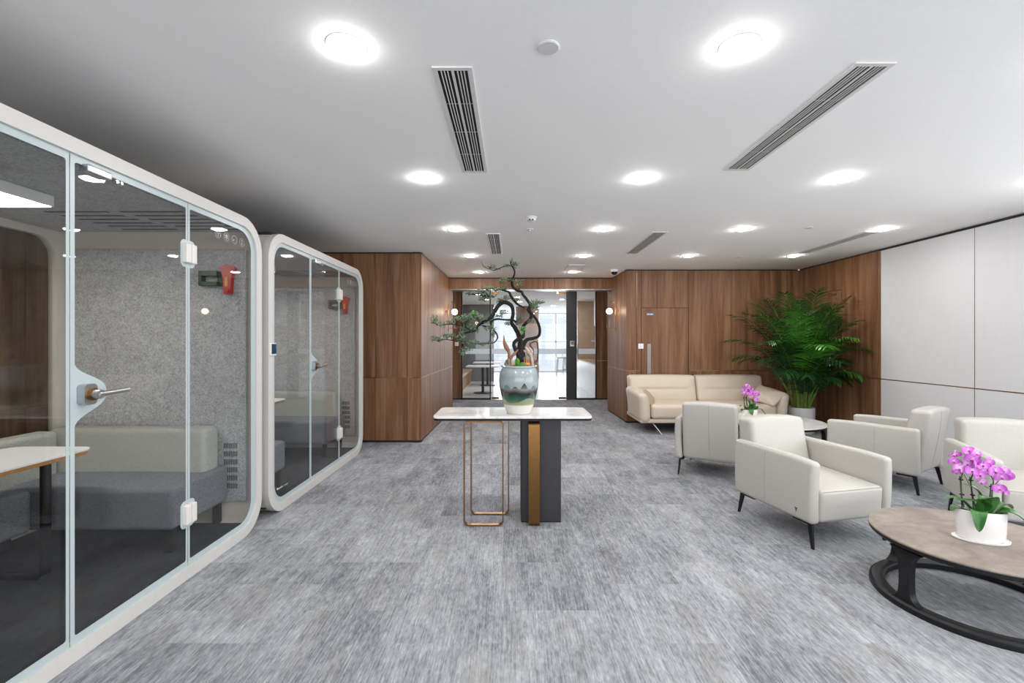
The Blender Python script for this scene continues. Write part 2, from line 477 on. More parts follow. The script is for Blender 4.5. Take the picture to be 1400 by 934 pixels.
# walls (each runs so that its normal faces the room)
w, fl = panelled_wall('wall_left', (X_L, Y_REAR), (X_L, Y_L), [], 0.875)[0:2] if False else panelled_wall('wall_left', (X_L, Y_L), (X_L, Y_REAR), [.7 * i for i in range(1, 14)])
wf, fnf = panelled_wall('wall_front_left', (-1.22, Y_L), (X_L, Y_L), [.02, .19, .62, 1.05, 1.48])
wp, fnp = panelled_wall('wall_corridor_left', (-1.165, 8.93), (-1.22, Y_L), [.09, .29, .5, .72, .95, 1.19, 1.44, 1.7, 1.97, 2.25, 2.54])
DOOR_A = (2.154, 2.948)
ub = X_R - DOOR_A[1]; ua = X_R - DOOR_A[0]
ws, fns = panelled_wall('wall_sofa', (X_R, Y_SOFA), (1.906, Y_SOFA), [.2, .47, .86, 1.13, 1.62, ub, ua, 2.70], skip=[(ub, ua, 1.925)])
wc, fnc = panelled_wall('wall_corridor_right', (1.906, Y_SOFA), (1.875, 8.93), [.12, .3, .5, .72, .95, 1.18])
D2 = (6.60, 7.42)
wr, fnr = panelled_wall('wall_right_wood', (X_R, 5.90), (X_R, Y_SOFA), [.38, D2[0] - 5.9, D2[1] - 5.9], skip=[(D2[0] - 5.9, D2[1] - 5.9, 2.115)])
# white linen wall with brass lines; beyond the right edge of the photo it turns into a glazed wall
Y_W = 3.5
fn, L = wall_fn((X_R, Y_W), (X_R, 5.90)); b = MB()
us = [0] + [y - Y_W for y in (4.70, 5.90)]
for i in range(len(us) - 1):
    panel(b, fn, us[i] + .003, us[i+1] - .003, 0, .87, -.02, 0); panel(b, fn, us[i] + .003, us[i+1] - .003, .88, CEIL - .03, -.02, 0)
wl = struct('wall_right', b, 'white_linen_panel')
b = MB(); panel(b, fn, 0, L, 0, CEIL, -.12, -.018); b.build('wall_backing', 'shadow_gap_black', wl, smooth=0)
b = MB()
for y in us[1:-1]: panel(b, fn, y - .003, y + .003, 0, CEIL - .03, -.02, .001)
panel(b, fn, L - .006, L, 0, CEIL - .03, -.02, .002)
struct('trim_1', b, 'brass')
# brass/black line at dado height on all walls
b = MB(); panel(b, fn, 0, L, .870, .880, -.02, .002); panel(b, fnr, 0, D2[0] - 5.9 - .01, .871, .879, -.015, .003); struct('trim_2', b, 'brass')
b = MB(); panel(b, fns, .86, ub - .02, .871, .880, -.015, .002); panel(b, fns, ua + .015, 2.874, .871, .880, -.015, .002)
panel(b, fnp, 0, 2.81, .871, .880, -.015, .003); panel(b, fnc, 0, 1.34, .871, .880, -.015, .003); panel(b, fnf, .02, 2.33, .872, .878, -.015, -.004); struct('trim_3', b, 'brass')
# thin brass inlays in some vertical seams
b = MB()
for u in (.2, .47, .86, 1.13, 1.62, 2.70): panel(b, fns, u - .0015, u + .0015, 1.95, CEIL - .05, -.018, .0005)
for u in (2.80,): panel(b, fnp, u - .003, u + .001, 1.8, CEIL - .05, -.018, .001)
panel(b, fnf, .19 - .0015, .19 + .0015, 1.7, CEIL - .05, -.018, .0005)
for u in (.38,): panel(b, fnr, u - .0015, u + .0015, 1.95, CEIL - .05, -.018, .0005)
struct('trim_4', b, 'brass')
b = MB(); b.box((X_R, Y_REAR, 0), (X_R + .1, Y_W, .12)); b.box((X_R, Y_REAR, CEIL - .06), (X_R + .1, Y_W, CEIL))
for y in (Y_REAR, -1.0, 1.2, Y_W - .08): b.box((X_R, y, .12), (X_R + .1, y + .08, CEIL - .06))
struct('window_4', b, 'white_powdercoat')
# rear wall behind the camera: openings added to let light onto the near ceiling
b = MB()
b.box((X_L - .1, Y_REAR - .15, 0), (X_R + .1, Y_REAR, .35)); b.box((X_L - .1, Y_REAR - .15, CEIL - .12), (X_R + .1, Y_REAR, CEIL))
for x in (X_L - .1, -.9, 1.6, X_R - .1): b.box((x, Y_REAR - .15, .35), (x + .2, Y_REAR, CEIL - .12))
struct('wall_rear', b, 'white_plaster')
# beam over the corridor mouth
b = MB()
for x0, x1 in ((-1.2, -.72), (-.716, .05), (.054, .8), (.804, 1.42), (1.424, 1.93)):
    b.t = R.random(); b.box((x0, 8.556, 2.345), (x1, 8.86, CEIL - GAP))
bm_ = struct('wall_beam', b, 'walnut_veneer')
b = MB(); b.box((-1.2, 8.58, CEIL - .03), (1.93, 8.86, CEIL)); b.build('shadow_gap', 'shadow_gap_black', bm_, smooth=0)
b = MB(); b.box((-1.19, 8.57, 2.333), (1.89, 8.855, 2.344)); b.build('soffit_lining', 'satin_steel', bm_, smooth=0)
# returns beyond the corridor mouth
b = MB(); b.box((-1.7, 8.94, 0), (-1.6, Y_G, 2.62)); b.box((2.5, 8.94, 0), (2.6, Y_G, 2.62)); b.box((-1.7, 8.90, 0), (-1.19, 8.935, 2.62)); b.box((1.90, 8.90, 0), (2.6, 8.935, 2.62)); struct('wall_lobby', b, 'walnut_veneer')

# flush door in the sofa wall
b = MB(); b.t = .45; panel(b, fns, ub + .006, ua - .006, SKIRT, 1.918, -.02, .001); d = struct('door_1', b, 'walnut_veneer')
def at(px, py, z): return Vector(((px - 700) * z / F, z, EYE - (py - 467) * z / F))
p = at(884.5, 470, Y_SOFA); q = at(890, 520, Y_SOFA)
b = MB(); b.rbox((p.x, Y_SOFA - .012, .6), (q.x, Y_SOFA + .0, p.z), .004); b.build('recessed_pull', 'pull_steel', d)
p = at(883.5, 432, Y_SOFA); q = at(894.8, 427.6, Y_SOFA)
b = MB(); b.rbox((p.x, Y_SOFA - .010, p.z), (q.x, Y_SOFA - .001, q.z), .003); sg = b.build('door_sign', 'slate_sign', d); sg['label'] = 'small slate grey name plate'
b = MB()
for i, (u, ww) in enumerate(((.012, .02), (.040, .014), (.062, .022), (.092, .016))): b.box((p.x + u, Y_SOFA - .0108, p.z + .018), (p.x + u + ww, Y_SOFA - .0095, p.z + .036))
b.build('sign_lettering', 'pale_print', sg, smooth=0)
# door in the right wall
b = MB(); b.t = .3; panel(b, fnr, D2[0] - 5.9 + .006, D2[1] - 5.9 - .006, SKIRT, 2.108, -.02, .001); d = struct('door_2', b, 'walnut_veneer')
b = MB(); b.tube([(X_R - .05, 6.775, .80), (X_R - .05, 6.775, 1.24)], .014, 12)
for z in (.86, 1.18): b.cyl((X_R, 6.775, z), (X_R - .05, 6.775, z), .008)
b.build('bar_handle', 'chrome', d)
b = MB(); b.cyl((X_R, 6.68, .86), (X_R - .02, 6.68, .86), .022, n=20); b.build('lock_cylinder', 'chrome', d)
b = MB(); b.box((X_R - .012, 6.68, 2.045), (X_R, 6.80, 2.065)); b.box((X_R - .012, 6.70, 1.98), (X_R, 6.712, 2.045)); b.build('door_stay', 'chrome', d)
# switches
def switch(px, py, z, name, label):
    p = at(px, py, z); t = thing(name, label, 'switch', (p.x, z, p.z))
    b = MB(); b.rbox((-.043, -.012, -.043), (.043, 0, .043), .004); b.build('plate', 'switch_plastic', t)
    b = MB(); b.rbox((-.018, -.017, -.024), (.018, -.010, .024), .003); b.build('rocker', 'white_powdercoat', t)
switch(876, 473.5, Y_SOFA, 'light_switch', 'small white light switch beside the flush walnut door behind the sofa')
switch(624.5, 470.5, Y_G - .015, 'light_switch', 'white square light switch on wood column left of the glass partition')

# ------------------------------------------------------------------ glazed partition to the pantry
def gx(px): return (px - 700) * Y_G / F
GH = 2.60
b = MB(); b.t = .2; b.box((-1.62, Y_G - .02, .03), (gx(630.8), Y_G + .06, .905)); b.box((-1.62, Y_G - .02, .912), (gx(630.8), Y_G + .06, GH)); b.t = .6
b.box((gx(815.5), Y_G - .02, .03), (2.55, Y_G + .06, .905)); b.box((gx(815.5), Y_G - .02, .912), (2.55, Y_G + .06, GH)); struct('wall_glass_side', b, 'walnut_veneer')
b = MB(); b.box((-1.62, Y_G - .012, 0), (gx(631), Y_G + .06, .03)); b.box((gx(815), Y_G - .012, 0), (2.55, Y_G + .06, .03)); struct('baseboard_1', b, 'shadow_gap_black')
def framed_pane(name, x0, x1):
    b = MB(); f = .028
    b.box((x0, Y_G - .03, 0), (x0 + f, Y_G + .03, GH)); b.box((x1 - f, Y_G - .03, 0), (x1, Y_G + .03, GH)); b.box((x0, Y_G - .03, 0), (x1, Y_G + .03, .035)); b.box((x0, Y_G - .03, GH - .05), (x1, Y_G + .03, GH))
    o = struct(name, b, 'black_metal')
    b = MB(); b.box((x0 + f, Y_G - .006, .035), (x1 - f, Y_G + .006, GH - .05)); b.build('pane', 'clear_glass', o, smooth=0)
    b = MB(); b.box((x0 + f, Y_G - .0085, 1.068), (x1 - f, Y_G - .0065, 1.188)); b.build('frosted_band', 'frosted_film', o, smooth=0)
    return o
t = NT('frosted_film'); t.n.remove(t.bsdf)
tr = t.add('ShaderNodeBsdfTranslucent'); tr.inputs[0].default_value = (.85, .9, .95, 1); df = t.add('ShaderNodeBsdfDiffuse'); df.inputs[0].default_value = (.85, .9, .95, 1)
mx = t.add('ShaderNodeMixShader'); mx.inputs[0].default_value = .35; t.link(tr.outputs[0], mx.inputs[1]); t.link(df.outputs[0], mx.inputs[2])
t2 = t.add('ShaderNodeBsdfTransparent'); m2 = t.add('ShaderNodeMixShader'); m2.inputs[0].default_value = .30; t.link(mx.outputs[0], m2.inputs[1]); t.link(t2.outputs[0], m2.inputs[2]); t.link(m2.outputs[0], t.out.inputs[0])
MAT['frosted_film'] = t.m
framed_pane('window_1', gx(630.8), gx(671.2)); framed_pane('window_2', gx(786.8), gx(815.5))
b = MB(); b.box((gx(774.2), Y_G - .035, 0), (gx(786.8), Y_G + .035, GH)); st = struct('trim_5', b, 'charcoal_panel')
p = at(782, 470, Y_G)
t = thing('access_reader', 'black square access reader on the dark panel beside the glass doors', 'card reader', (p.x, Y_G - .036, p.z))
b = MB(); b.rbox((-.05, -.012, -.065), (.05, 0, .065), .008); b.build('housing', 'satin_steel', t)
b = MB(); b.rbox((-.036, -.016, -.025), (.036, -.010, .05), .004); b.build('screen', 'screen_black', t)
def glass_door(name, x0, x1, pivot_left):
    b = MB(); b.box((x0, Y_G - .006, .012), (x1, Y_G + .006, GH - .01)); o = struct(name, b, 'clear_glass')
    b = MB(); b.box((x0, Y_G - .0085, 1.068), (x1, Y_G - .0065, 1.188)); b.build('frosted_band', 'frosted_film', o, smooth=0)
    px = x0 + .005 if pivot_left else x1 - .175
    for z0, z1 in ((.01, .06), (2.475, 2.525)):
        b = MB(); b.rbox((px, Y_G - .018, z0), (px + .17, Y_G + .018, z1), .004); b.build('patch_fitting', 'brushed_bronze', o)
    return o
da = glass_door('door_3', gx(672), gx(736), True)
glass_door('door_4', gx(736.6), gx(774), False)
# carved square pull handle on the left leaf
x0, x1 = gx(725.5), gx(736)
b = MB(); z0, z1 = .885, 1.36
prof = [(x0, z1), (x1, z1), (x1, z0), (x0, z0), (x0, z0 + .09), (x1 - .05, z0 + .09), (x1 - .05, z0 + .17), (x0 - .03, z0 + .235), (x1 - .05, z0 + .30), (x1 - .05, z1 - .09), (x0, z1 - .09)]
path = spline([(u, Y_G - .045, v) for u, v in [(x0, z0 + .04), (x1 - .03, z0 + .03), (x1 - .025, z1 - .03), (x0, z1 - .04), (x0, z1 - .12), (x0 + .04, z1 - .16), (x0 + .06, (z0 + z1) / 2), (x0 + .04, z0 + .16), (x0, z0 + .12)]], 5)
b.tube(path + [path[0]], .017, 10)
for z in (z0 + .06, z1 - .06): b.cyl((x1 - .027, Y_G - .045, z), (x1 - .027, Y_G - .006, z), .01)
b.build('pull_handle', 'reddish_handle_wood', da)
b = MB()
b.tube([(gx(789.5), Y_G - .04, .88), (gx(789.5), Y_G - .04, 1.30)], .011, 10)
for z in (.95, 1.23): b.cyl((gx(789.5), Y_G - .04, z), (gx(789.5), Y_G - .028, z), .007)
b.build('pull_bar', 'satin_steel', st)

# pantry room beyond
KX0, KX1, KY = -3.2, 5.0, 20.0; KC = 2.62
b = MB(); b.box((KX0, Y_G - .03, -.12), (KX1, KY + .2, 0)); struct('floor_pantry', b, 'kitchen_floor_tile')
b = MB(); b.box((KX0, Y_G + .1, KC), (KX1, KY + .2, KC + .1)); struct('ceiling_pantry', b, 'ceiling_paint')
b = MB(); b.box((KX0, 15.5, 0), (-.62, 15.7, KC)); b.box((KX0 - .1, Y_G + .06, 0), (KX0, 15.6, KC)); b.box((KX0, Y_G + .06, 0), (-1.63, Y_G + .1, KC)); struct('wall_pantry_left', b, 'kitchen_grey')
b = MB(); b.box((KX0, 15.49, KC - .06), (-.62, 15.5, KC - .03)); struct('trim_6', b, 'brass')
b = MB(); b.box((2.72, Y_G + .06, 0), (2.82, 14.3, KC)); b.box((2.05, 14.25, 0), (2.82, 14.35, KC)); b.box((2.56, Y_G + .06, 0), (2.8, Y_G + .1, KC)); struct('wall_pantry_right', b, 'beige_stone')
b = MB()
b.box((KX0, KY, 0), (KX1, KY + .1, .08)); b.box((KX0, KY, KC - .06), (KX1, KY + .1, KC)); b.box((KX0, KY, 1.32), (KX1, KY + .06, 1.38))
for x in (-1.2, .9, 1.92, 2.6, 3.9): b.box((x - .05, KY, .08), (x + .05, KY + .1, KC - .06))
fw = struct('window_3', b, 'white_powdercoat')
b = MB()
for i in range(44): b.box((KX0 + .05, KY + .14, .12 + i * .056), (KX1 - .05, KY + .142, .12 + i * .056 + .03))
b.build('blind', 'curtain', fw, smooth=0)
b = MB(); b.box((KX0, KY + .02, .08), (KX1, KY + .03, KC - .06)); b.build('pane', 'clear_glass', fw, smooth=0)
b = MB(); b.cyl((.56, 16.6, 0), (.56, 16.6, KC), .43, n=48); o = struct('wall_column', b, 'column_veneer', smooth=30)
# bench
t = thing('banquette_bench', 'long oak banquette bench along the left wall of the pantry', 'bench', (-1.9, 13.2, 0))
b = MB(); b.t = .4; b.box((-.5, -2.25, 0), (.53, 2.25, .36)); b.build('plinth', 'oak_bench_wood', t)
b = MB(); b.rbox((-.5, -2.25, .361), (.56, 2.25, .44), .03); b.build('seat_pad', 'beige_stone', t)
def pedestal_table(loc, label):
    t = thing('pedestal_table', label, 'table', loc, group='white pedestal tables in the pantry')
    b = MB(); b.rbox((-.42, -.36, .695), (.42, .36, .725), .01); b.build('tabletop', 'table_laminate', t)
    b = MB(); b.cyl((0, 0, .02), (0, 0, .695), .035, n=20); b.build('pedestal', 'black_metal', t)
    b = MB(); b.lathe([(.0, 0), (.24, 0), (.25, .008), (.24, .016), (.06, .026), (0, .028)]); b.build('foot_disc', 'black_metal', t)
    return t
pedestal_table((-.77, 12.0, 0), 'nearer white pedestal table with black disc foot behind the glass')
pedestal_table((-.76, 14.1, 0), 'farther white pedestal table with black disc foot behind the glass')
def pantry_chair(loc, rz, label, fabric):
    t = thing('pantry_chair', label, 'chair', loc, rz, 'chairs at the pantry tables')
    b = MB(); b.rbox((-.22, -.22, .43), (.22, .22, .48), .02, puff=(0, 0, .01)); b.build('seat', fabric, t)
    for sx in (-1, 1):
        for sy in (-1, 1):
            b = MB(); b.cyl((sx * .19, sy * .19, .44), (sx * .22, sy * .22, 0), .012, .009, 10); b.build('leg', 'navy_metal', t)
    b = MB()
    b.tube(spline([(-.2, .2, .44), (-.22, .25, .65), (-.20, .28, .80), (.20, .28, .80), (.22, .25, .65), (.2, .2, .44)], 6), .014, 8)
    b.rbox((-.19, .262, .62), (.19, .29, .79), .012); b.build('backrest', 'navy_metal', t)
pantry_chair((-.02, 12.45, 0), -PI / 2, 'coral seated navy framed chair beside the nearer pantry table', 'coral_fabric')
pantry_chair((-.02, 14.3, 0), -PI / 2, 'navy framed chair beside the farther pantry table', 'navy_metal')
def bar_stool(loc, label):
    t = thing('bar_stool', label, 'stool', loc, group='bar stools by the pantry window')
    b = MB(); b.rbox((-.19, -.19, .72), (.19, .19, .76), .02); b.tube(spline([(-.18, .17, .75), (-.19, .2, .92), (.19, .2, .92), (.18, .17, .75)], 6), .012, 8); b.build('seat', 'mauve_plastic', t)
    for sx in (-1, 1):
        for sy in (-1, 1):
            b = MB(); b.cyl((sx * .15, sy * .15, .72), (sx * .21, sy * .21, 0), .014, .010, 8); b.build('leg', 'mauve_plastic', t)
    b = MB(); b.tube([(-.19, -.19, .25), (.19, -.19, .25), (.19, .19, .25), (-.19, .19, .25)], .008, 6, close=True); b.build('foot_rail', 'mauve_plastic', t)
bar_stool((1.93, 17.6, 0), 'nearer mauve bar stool by the pantry window')
bar_stool((2.25, 18.3, 0), 'farther mauve bar stool by the pantry window')
t = thing('high_table', 'pale high counter table beside the bar stools in the pantry', 'table', (3.1, 17.9, 0))
b = MB(); b.rbox((-.3, -1.0, .93), (.5, 1.0, .97), .01); b.build('tabletop', 'bar_table', t)
for y in (-.8, .8):
    b = MB(); b.box((.0, y - .03, 0), (.2, y + .03, .93)); b.build('leg', 'bar_table', t)
# kitchenette
t = thing('counter_cabinet', 'white fluted pantry counter with stone top right of the glass doors', 'cabinet', (2.36, 12.6, 0))
b = MB()
for i in range(22): b.box((-.34, -1.6 + i * .146, .06), (-.325, -1.6 + i * .146 + .138, .78))
b.box((-.325, -1.6, .0), (.34, 1.6, .785)); b.build('body', 'kitchen_white', t, smooth=0)
b = MB(); b.rbox((-.36, -1.62, .786), (.35, 1.62, .815), .006); b.build('worktop', 'beige_stone', t)
t = thing('wall_cabinet', 'white upper pantry cabinet with brass edged doors above the counter', 'cabinet', (2.55, 12.3, 1.55))
b = MB(); b.box((-.15, -1.1, .25), (.16, .9, 1.05)); b.build('body', 'kitchen_white', t, smooth=0)
for i in range(4):
    b = MB(); b.box((-.175, -1.1 + i * .5, .27), (-.155, -1.1 + i * .5 + .49, 1.04)); b.build('door', 'kitchen_white', t, smooth=0)
t = thing('wall_shelf', 'brown bracket shelf under the white pantry wall cabinet', 'shelf', (2.5, 12.3, 1.36))
b = MB(); b.box((-.22, -.8, 0), (.21, .8, .03)); b.box((-.05, -.78, -.14), (.21, -.75, 0)); b.box((-.05, .75, -.14), (.21, .78, 0)); b.build('board', 'reddish_handle_wood', t, smooth=0)
t = thing('shelf_plant', 'small bright green plant on the brown pantry shelf', 'plant', (2.40, 11.9, 1.39))
b = MB(); b.lathe([(.04, 0), (.055, .09), (.05, .09), (.04, .07)], 16); b.build('pot', 'white_ceramic', t)
b = MB()
for i in range(26):
    a = R.uniform(0, 2*PI); l = R.uniform(.06, .14); e = R.uniform(.3, 1.3)
    d = Vector((math.cos(a) * math.cos(e), math.sin(a) * math.cos(e), math.sin(e))); s_ = d.cross(Vector((0, 0, 1))).normalized() * .015; o_ = Vector((0, 0, .08))
    b.add([o_, o_ + d * l * .5 + s_, o_ + d * l, o_ + d * l * .5 - s_], [(0, 1, 2, 3)])
b.build('foliage', 'bonsai_fresh_leaf', t)
# pantry ceiling lamps
kl = None
for i, (x, y) in enumerate(((-.9, 12.2), (-.75, 13.6), (.25, 14.4), (.15, 12.9), (1.5, 13.6), (1.45, 16), (2.5, 11.4), (1.2, 18))):
    wd = ('left row, nearest the glass', 'left row, farther from the glass', 'middle, before the round column', 'middle, nearest the glass doors', 'right of the doors, mid room', 'right, level with the round column', 'over the white counter', 'deepest, near the far window')[i]
    if kl is None:
        kl = thing('pantry_downlight', '', 'ceiling light', (x, y, KC), group='round downlights in the pantry ceiling')
        b = MB(); b.lathe([(.0, -.004), (.075, -.004)], 24, cap=False); b.build('lamp_disc', 'kitchen_lamp', kl)
        b = MB(); b.lathe([(.075, 0), (.075, -.008), (.095, -.004), (.097, 0)], 24, cap=False); b.build('trim_ring', 'white_powdercoat', kl); o = kl
    else: o = copy_tree(kl); o.location = (x, y, KC)
    o['label'] = 'small pantry ceiling downlight, ' + wd

# ------------------------------------------------------------------ ceiling fittings
def xy(px, py): 
    z = F * (CEIL - EYE) / (467 - py); return ((px - 700) * z / F, z)
LAMPS = []
rows = [(1.852, 'row nearest the camera'), (3.36, 'second row from the camera'), (4.87, 'third row from the camera'), (6.39, 'fourth row from the camera'), (7.88, 'small farthest row before the beam')]
cols = {0: [(-.675, 'left'), (.925, 'right')], 1: [(-.645, 'left'), (.96, 'middle'), (2.42, 'right')], 2: [(-.612, 'first from left'), (.98, 'second from left'), (2.46, 'third from left'), (3.97, 'rightmost, by the white wall')],
        3: [(-.586, 'first from left'), (1.0, 'second from left'), (2.48, 'third from left'), (3.95, 'rightmost, above the palm')], 4: [(-.557, 'left'), (1.05, 'right')]}
L0 = None
for r, (y, rn) in enumerate(rows):
    for x, cn in cols[r]:
        if L0 is None:
            L0 = thing('downlight', '', 'ceiling light', group='round recessed ceiling downlights')
            b = MB(); b.lathe([(.0, -.017), (.03, -.0155), (.05, -.0115), (.063, -.006), (.066, -.002)], 32, cap=False); b.build('diffuser', 'lamp_face', L0)
            b = MB(); b.lathe([(.065, -.001), (.068, -.0022), (.078, -.0018), (.080, 0)], 32, cap=False); b.build('trim_ring', 'white_powdercoat', L0); o = L0
        else: o = copy_tree(L0)
        o.location = (x, y, CEIL); o['label'] = 'round bright ceiling downlight, %s in the %s' % (cn, rn); LAMPS.append((x, y))

def ac_vent(x0, x1, y0, y1, label, tilt):
    t = thing('air_vent', label, 'vent', ((x0+x1)/2, (y0+y1)/2, CEIL), group='slotted linear ceiling air vents')
    w, l = (x1-x0)/2, (y1-y0)/2
    b = MB(); f = .022
    b.box((-w, -l, -.006), (-w+f, l, 0)); b.box((w-f, -l, -.006), (w, l, 0)); b.box((-w+f, -l, -.006), (w-f, -l+f, 0)); b.box((-w+f, l-f, -.006), (w-f, l, 0)); b.build('frame', 'white_powdercoat', t, smooth=0)
    b = MB(); b.box((-w+f+.0005, -l+f+.0005, -.0010), (w-f-.0005, l-f-.0005, -.0002)); b.build('backing', 'deep_black', t, smooth=0)
    b = MB(); iw = w - f - .006; pitch = iw / 4.2
    for sg in (-1, 1):
        for i in range(1, 4):
            u = sg * (.006 + pitch * (i + .1)); M = Matrix.Translation((u, 0, -.0035)) @ Matrix.Rotation(sg * tilt * .5, 4, 'Y')
            b.box((-.0024, -l+f, -.0022), (.0024, l-f, .0022), M)
    b.box((-.006, -l+f, -.006), (.006, l-f, -.0011))
    b.build('slats', 'white_powdercoat', t, smooth=0)
    b = MB()
    for k in range(1, 4): yy = -l + 2 * l * k / 4; b.box((-w+f, yy-.003, -.0022), (w-f, yy+.003, -.0011))
    b.build('cross_bars', 'satin_steel', t, smooth=0)
ac_vent(-.353, -.175, 1.99, 3.23, 'long slotted air vent near the camera, left of centre, with black slots', .5)
ac_vent(1.482, 1.658, 1.96, 3.19, 'long slotted air vent near the camera, right of centre', .5)
ac_vent(-.29, -.128, 5.06, 6.26, 'far slotted air vent above the bonsai, left of the smoke detector', .5)
ac_vent(1.548, 1.71, 4.99, 6.22, 'far slotted air vent right of centre, in front of the dome camera', .5)
ac_vent(3.87, 4.03, 4.97, 6.17, 'slotted air vent nearest the white and walnut right wall', .5)

def cap(name, px, py, r, label, cat, prof=None):
    x, y = xy(px, py); t = thing(name, label, cat, (x, y, CEIL))
    b = MB(); b.lathe(prof or [(.0, -.008), (r * .9, -.008), (r, -.004), (r, 0)], 28, cap=False); b.build('cover', 'matte_white_pot', t); return t
cap('ceiling_speaker', 750, 64, .045, 'round flat white ceiling disc near the top centre of the photo', 'ceiling disc')
t = cap('smoke_detector', 726, 297, .055, 'white domed smoke detector on the ceiling above the bonsai', 'smoke detector', [(.0, -.045), (.03, -.045), (.045, -.036), (.05, -.012), (.056, -.010), (.056, 0)])
b = MB()
for a in (-.35, .35): b.rbox((a * .04 - .008, -.05, -.040), (a * .04 + .008, -.036, -.030), .002)
b.build('sensor_slots', 'deep_black', t)
t = cap('ceiling_sprinkler', 724, 313.5, .04, 'small sprinkler plate on the ceiling just behind the smoke detector', 'sprinkler')
b = MB(); b.cyl((0, 0, -.008), (0, 0, -.022), .012, .008); b.lathe([(0, -.024), (.016, -.024), (.016, -.022), (0, -.022)], 16); b.build('nozzle', 'chrome', t)
cap('ceiling_sprinkler', 1105, 311, .04, 'small white sprinkler disc on the ceiling above the palm side of the room', 'sprinkler')
cap('ceiling_sprinkler', 1009, 351, .04, 'small white sprinkler disc on the ceiling in front of the sofa wall', 'sprinkler')
cap('ceiling_sprinkler', 715, 371, .04, 'small white sprinkler disc on the ceiling near the beam', 'sprinkler')
x, y = xy(838, 370); t = thing('dome_camera', 'small black dome security camera on the ceiling by the walnut corner', 'camera', (x, y - .1, CEIL))
b = MB(); b.lathe([(.062, 0), (.066, -.02), (.055, -.04), (.05, -.042)], 28, cap=False); b.build('housing', 'white_ceramic', t)
b = MB(); b.lathe([(.05, -.04), (.047, -.06), (.034, -.078), (.016, -.087), (0, -.09)], 28, cap=False); b.build('dome', 'screen_black', t)
x, y = xy(787, 364.5); t = thing('access_hatch', 'square white access hatch in the ceiling near the beam', 'hatch', (x, y + .1, CEIL))
b = MB(); b.rbox((-.13, -.28, -.006), (.13, .28, 0), .002); b.build('panel', 'ceiling_paint', t)
b = MB()
for lo, hi in (((-.14, -.29), (.14, -.28)), ((-.14, .28), (.14, .29)), ((-.14, -.28), (-.13, .28)), ((.13, -.28), (.14, .28))): b.box((*lo, -.003), (*hi, 0))
b.build('frame', 'satin_steel', t, smooth=0)

# wall sconces
def sconce(x, y, z, sgn, label):
    t = thing('wall_sconce', label, 'wall lamp', (x, y, z), group='brass wall sconces at the corridor mouth')
    b = MB(); b.lathe([(0, 0), (.022, 0), (.02, .014), (0, .014)], 20, Matrix.Translation((0, 0, .0)) @ Matrix.Rotation(sgn * PI / 2, 4, 'Y')); b.build('wall_plate', 'brass', t)
    b = MB(); o = sgn * .045
    b.cyl((0, 0, 0), (o, 0, 0), .006, n=10)
    b.tube(spline([(o, 0, -.38), (o, 0, -.1), (o, 0, .1), (o + sgn * .02, 0, .145), (o + sgn * .055, 0, .165), (o + sgn * .09, 0, .145), (o + sgn * .11, 0, .10), (o + sgn * .11, 0, .04)], 6), .0065, 10)
    b.lathe([(0, 0), (.012, 0), (.012, .03), (0, .03)], 14, Matrix.Translation((o, 0, -.34))); b.build('arched_stem', 'brass', t)
    b = MB(); c = o + sgn * .11
    b.lathe([(.052 * math.sin(PI * i / 16), -.052 * math.cos(PI * i / 16)) for i in range(17)], 28, Matrix.Translation((c, 0, -.008)), cap=False); b.build('globe', 'globe_glow', t)
    b = MB(); b.lathe([(.045, -.30), (.045, -.07)], 24, Matrix.Translation((c, 0, 0)), cap=False); b.build('glass_tube', 'clear_glass', t)
    b = MB(); b.lathe([(.047, -.305), (.047, -.295), (.043, -.295), (.043, -.305), (.047, -.305)], 24, Matrix.Translation((c, 0, 0)), cap=False); b.tube([(o, 0, -.30), (c - sgn * .045, 0, -.30)], .004, 6); b.build('tube_rim', 'brass', t)
sconce(-1.178, 8.12, 1.36 + 41 * 8.12 / F, 1, 'brass arched wall sconce with a glowing globe on the left corridor wall')
sconce(1.892, 8.12, 1.36 + 42 * 8.12 / F, -1, 'brass arched wall sconce with a glowing globe on the right corridor wall')

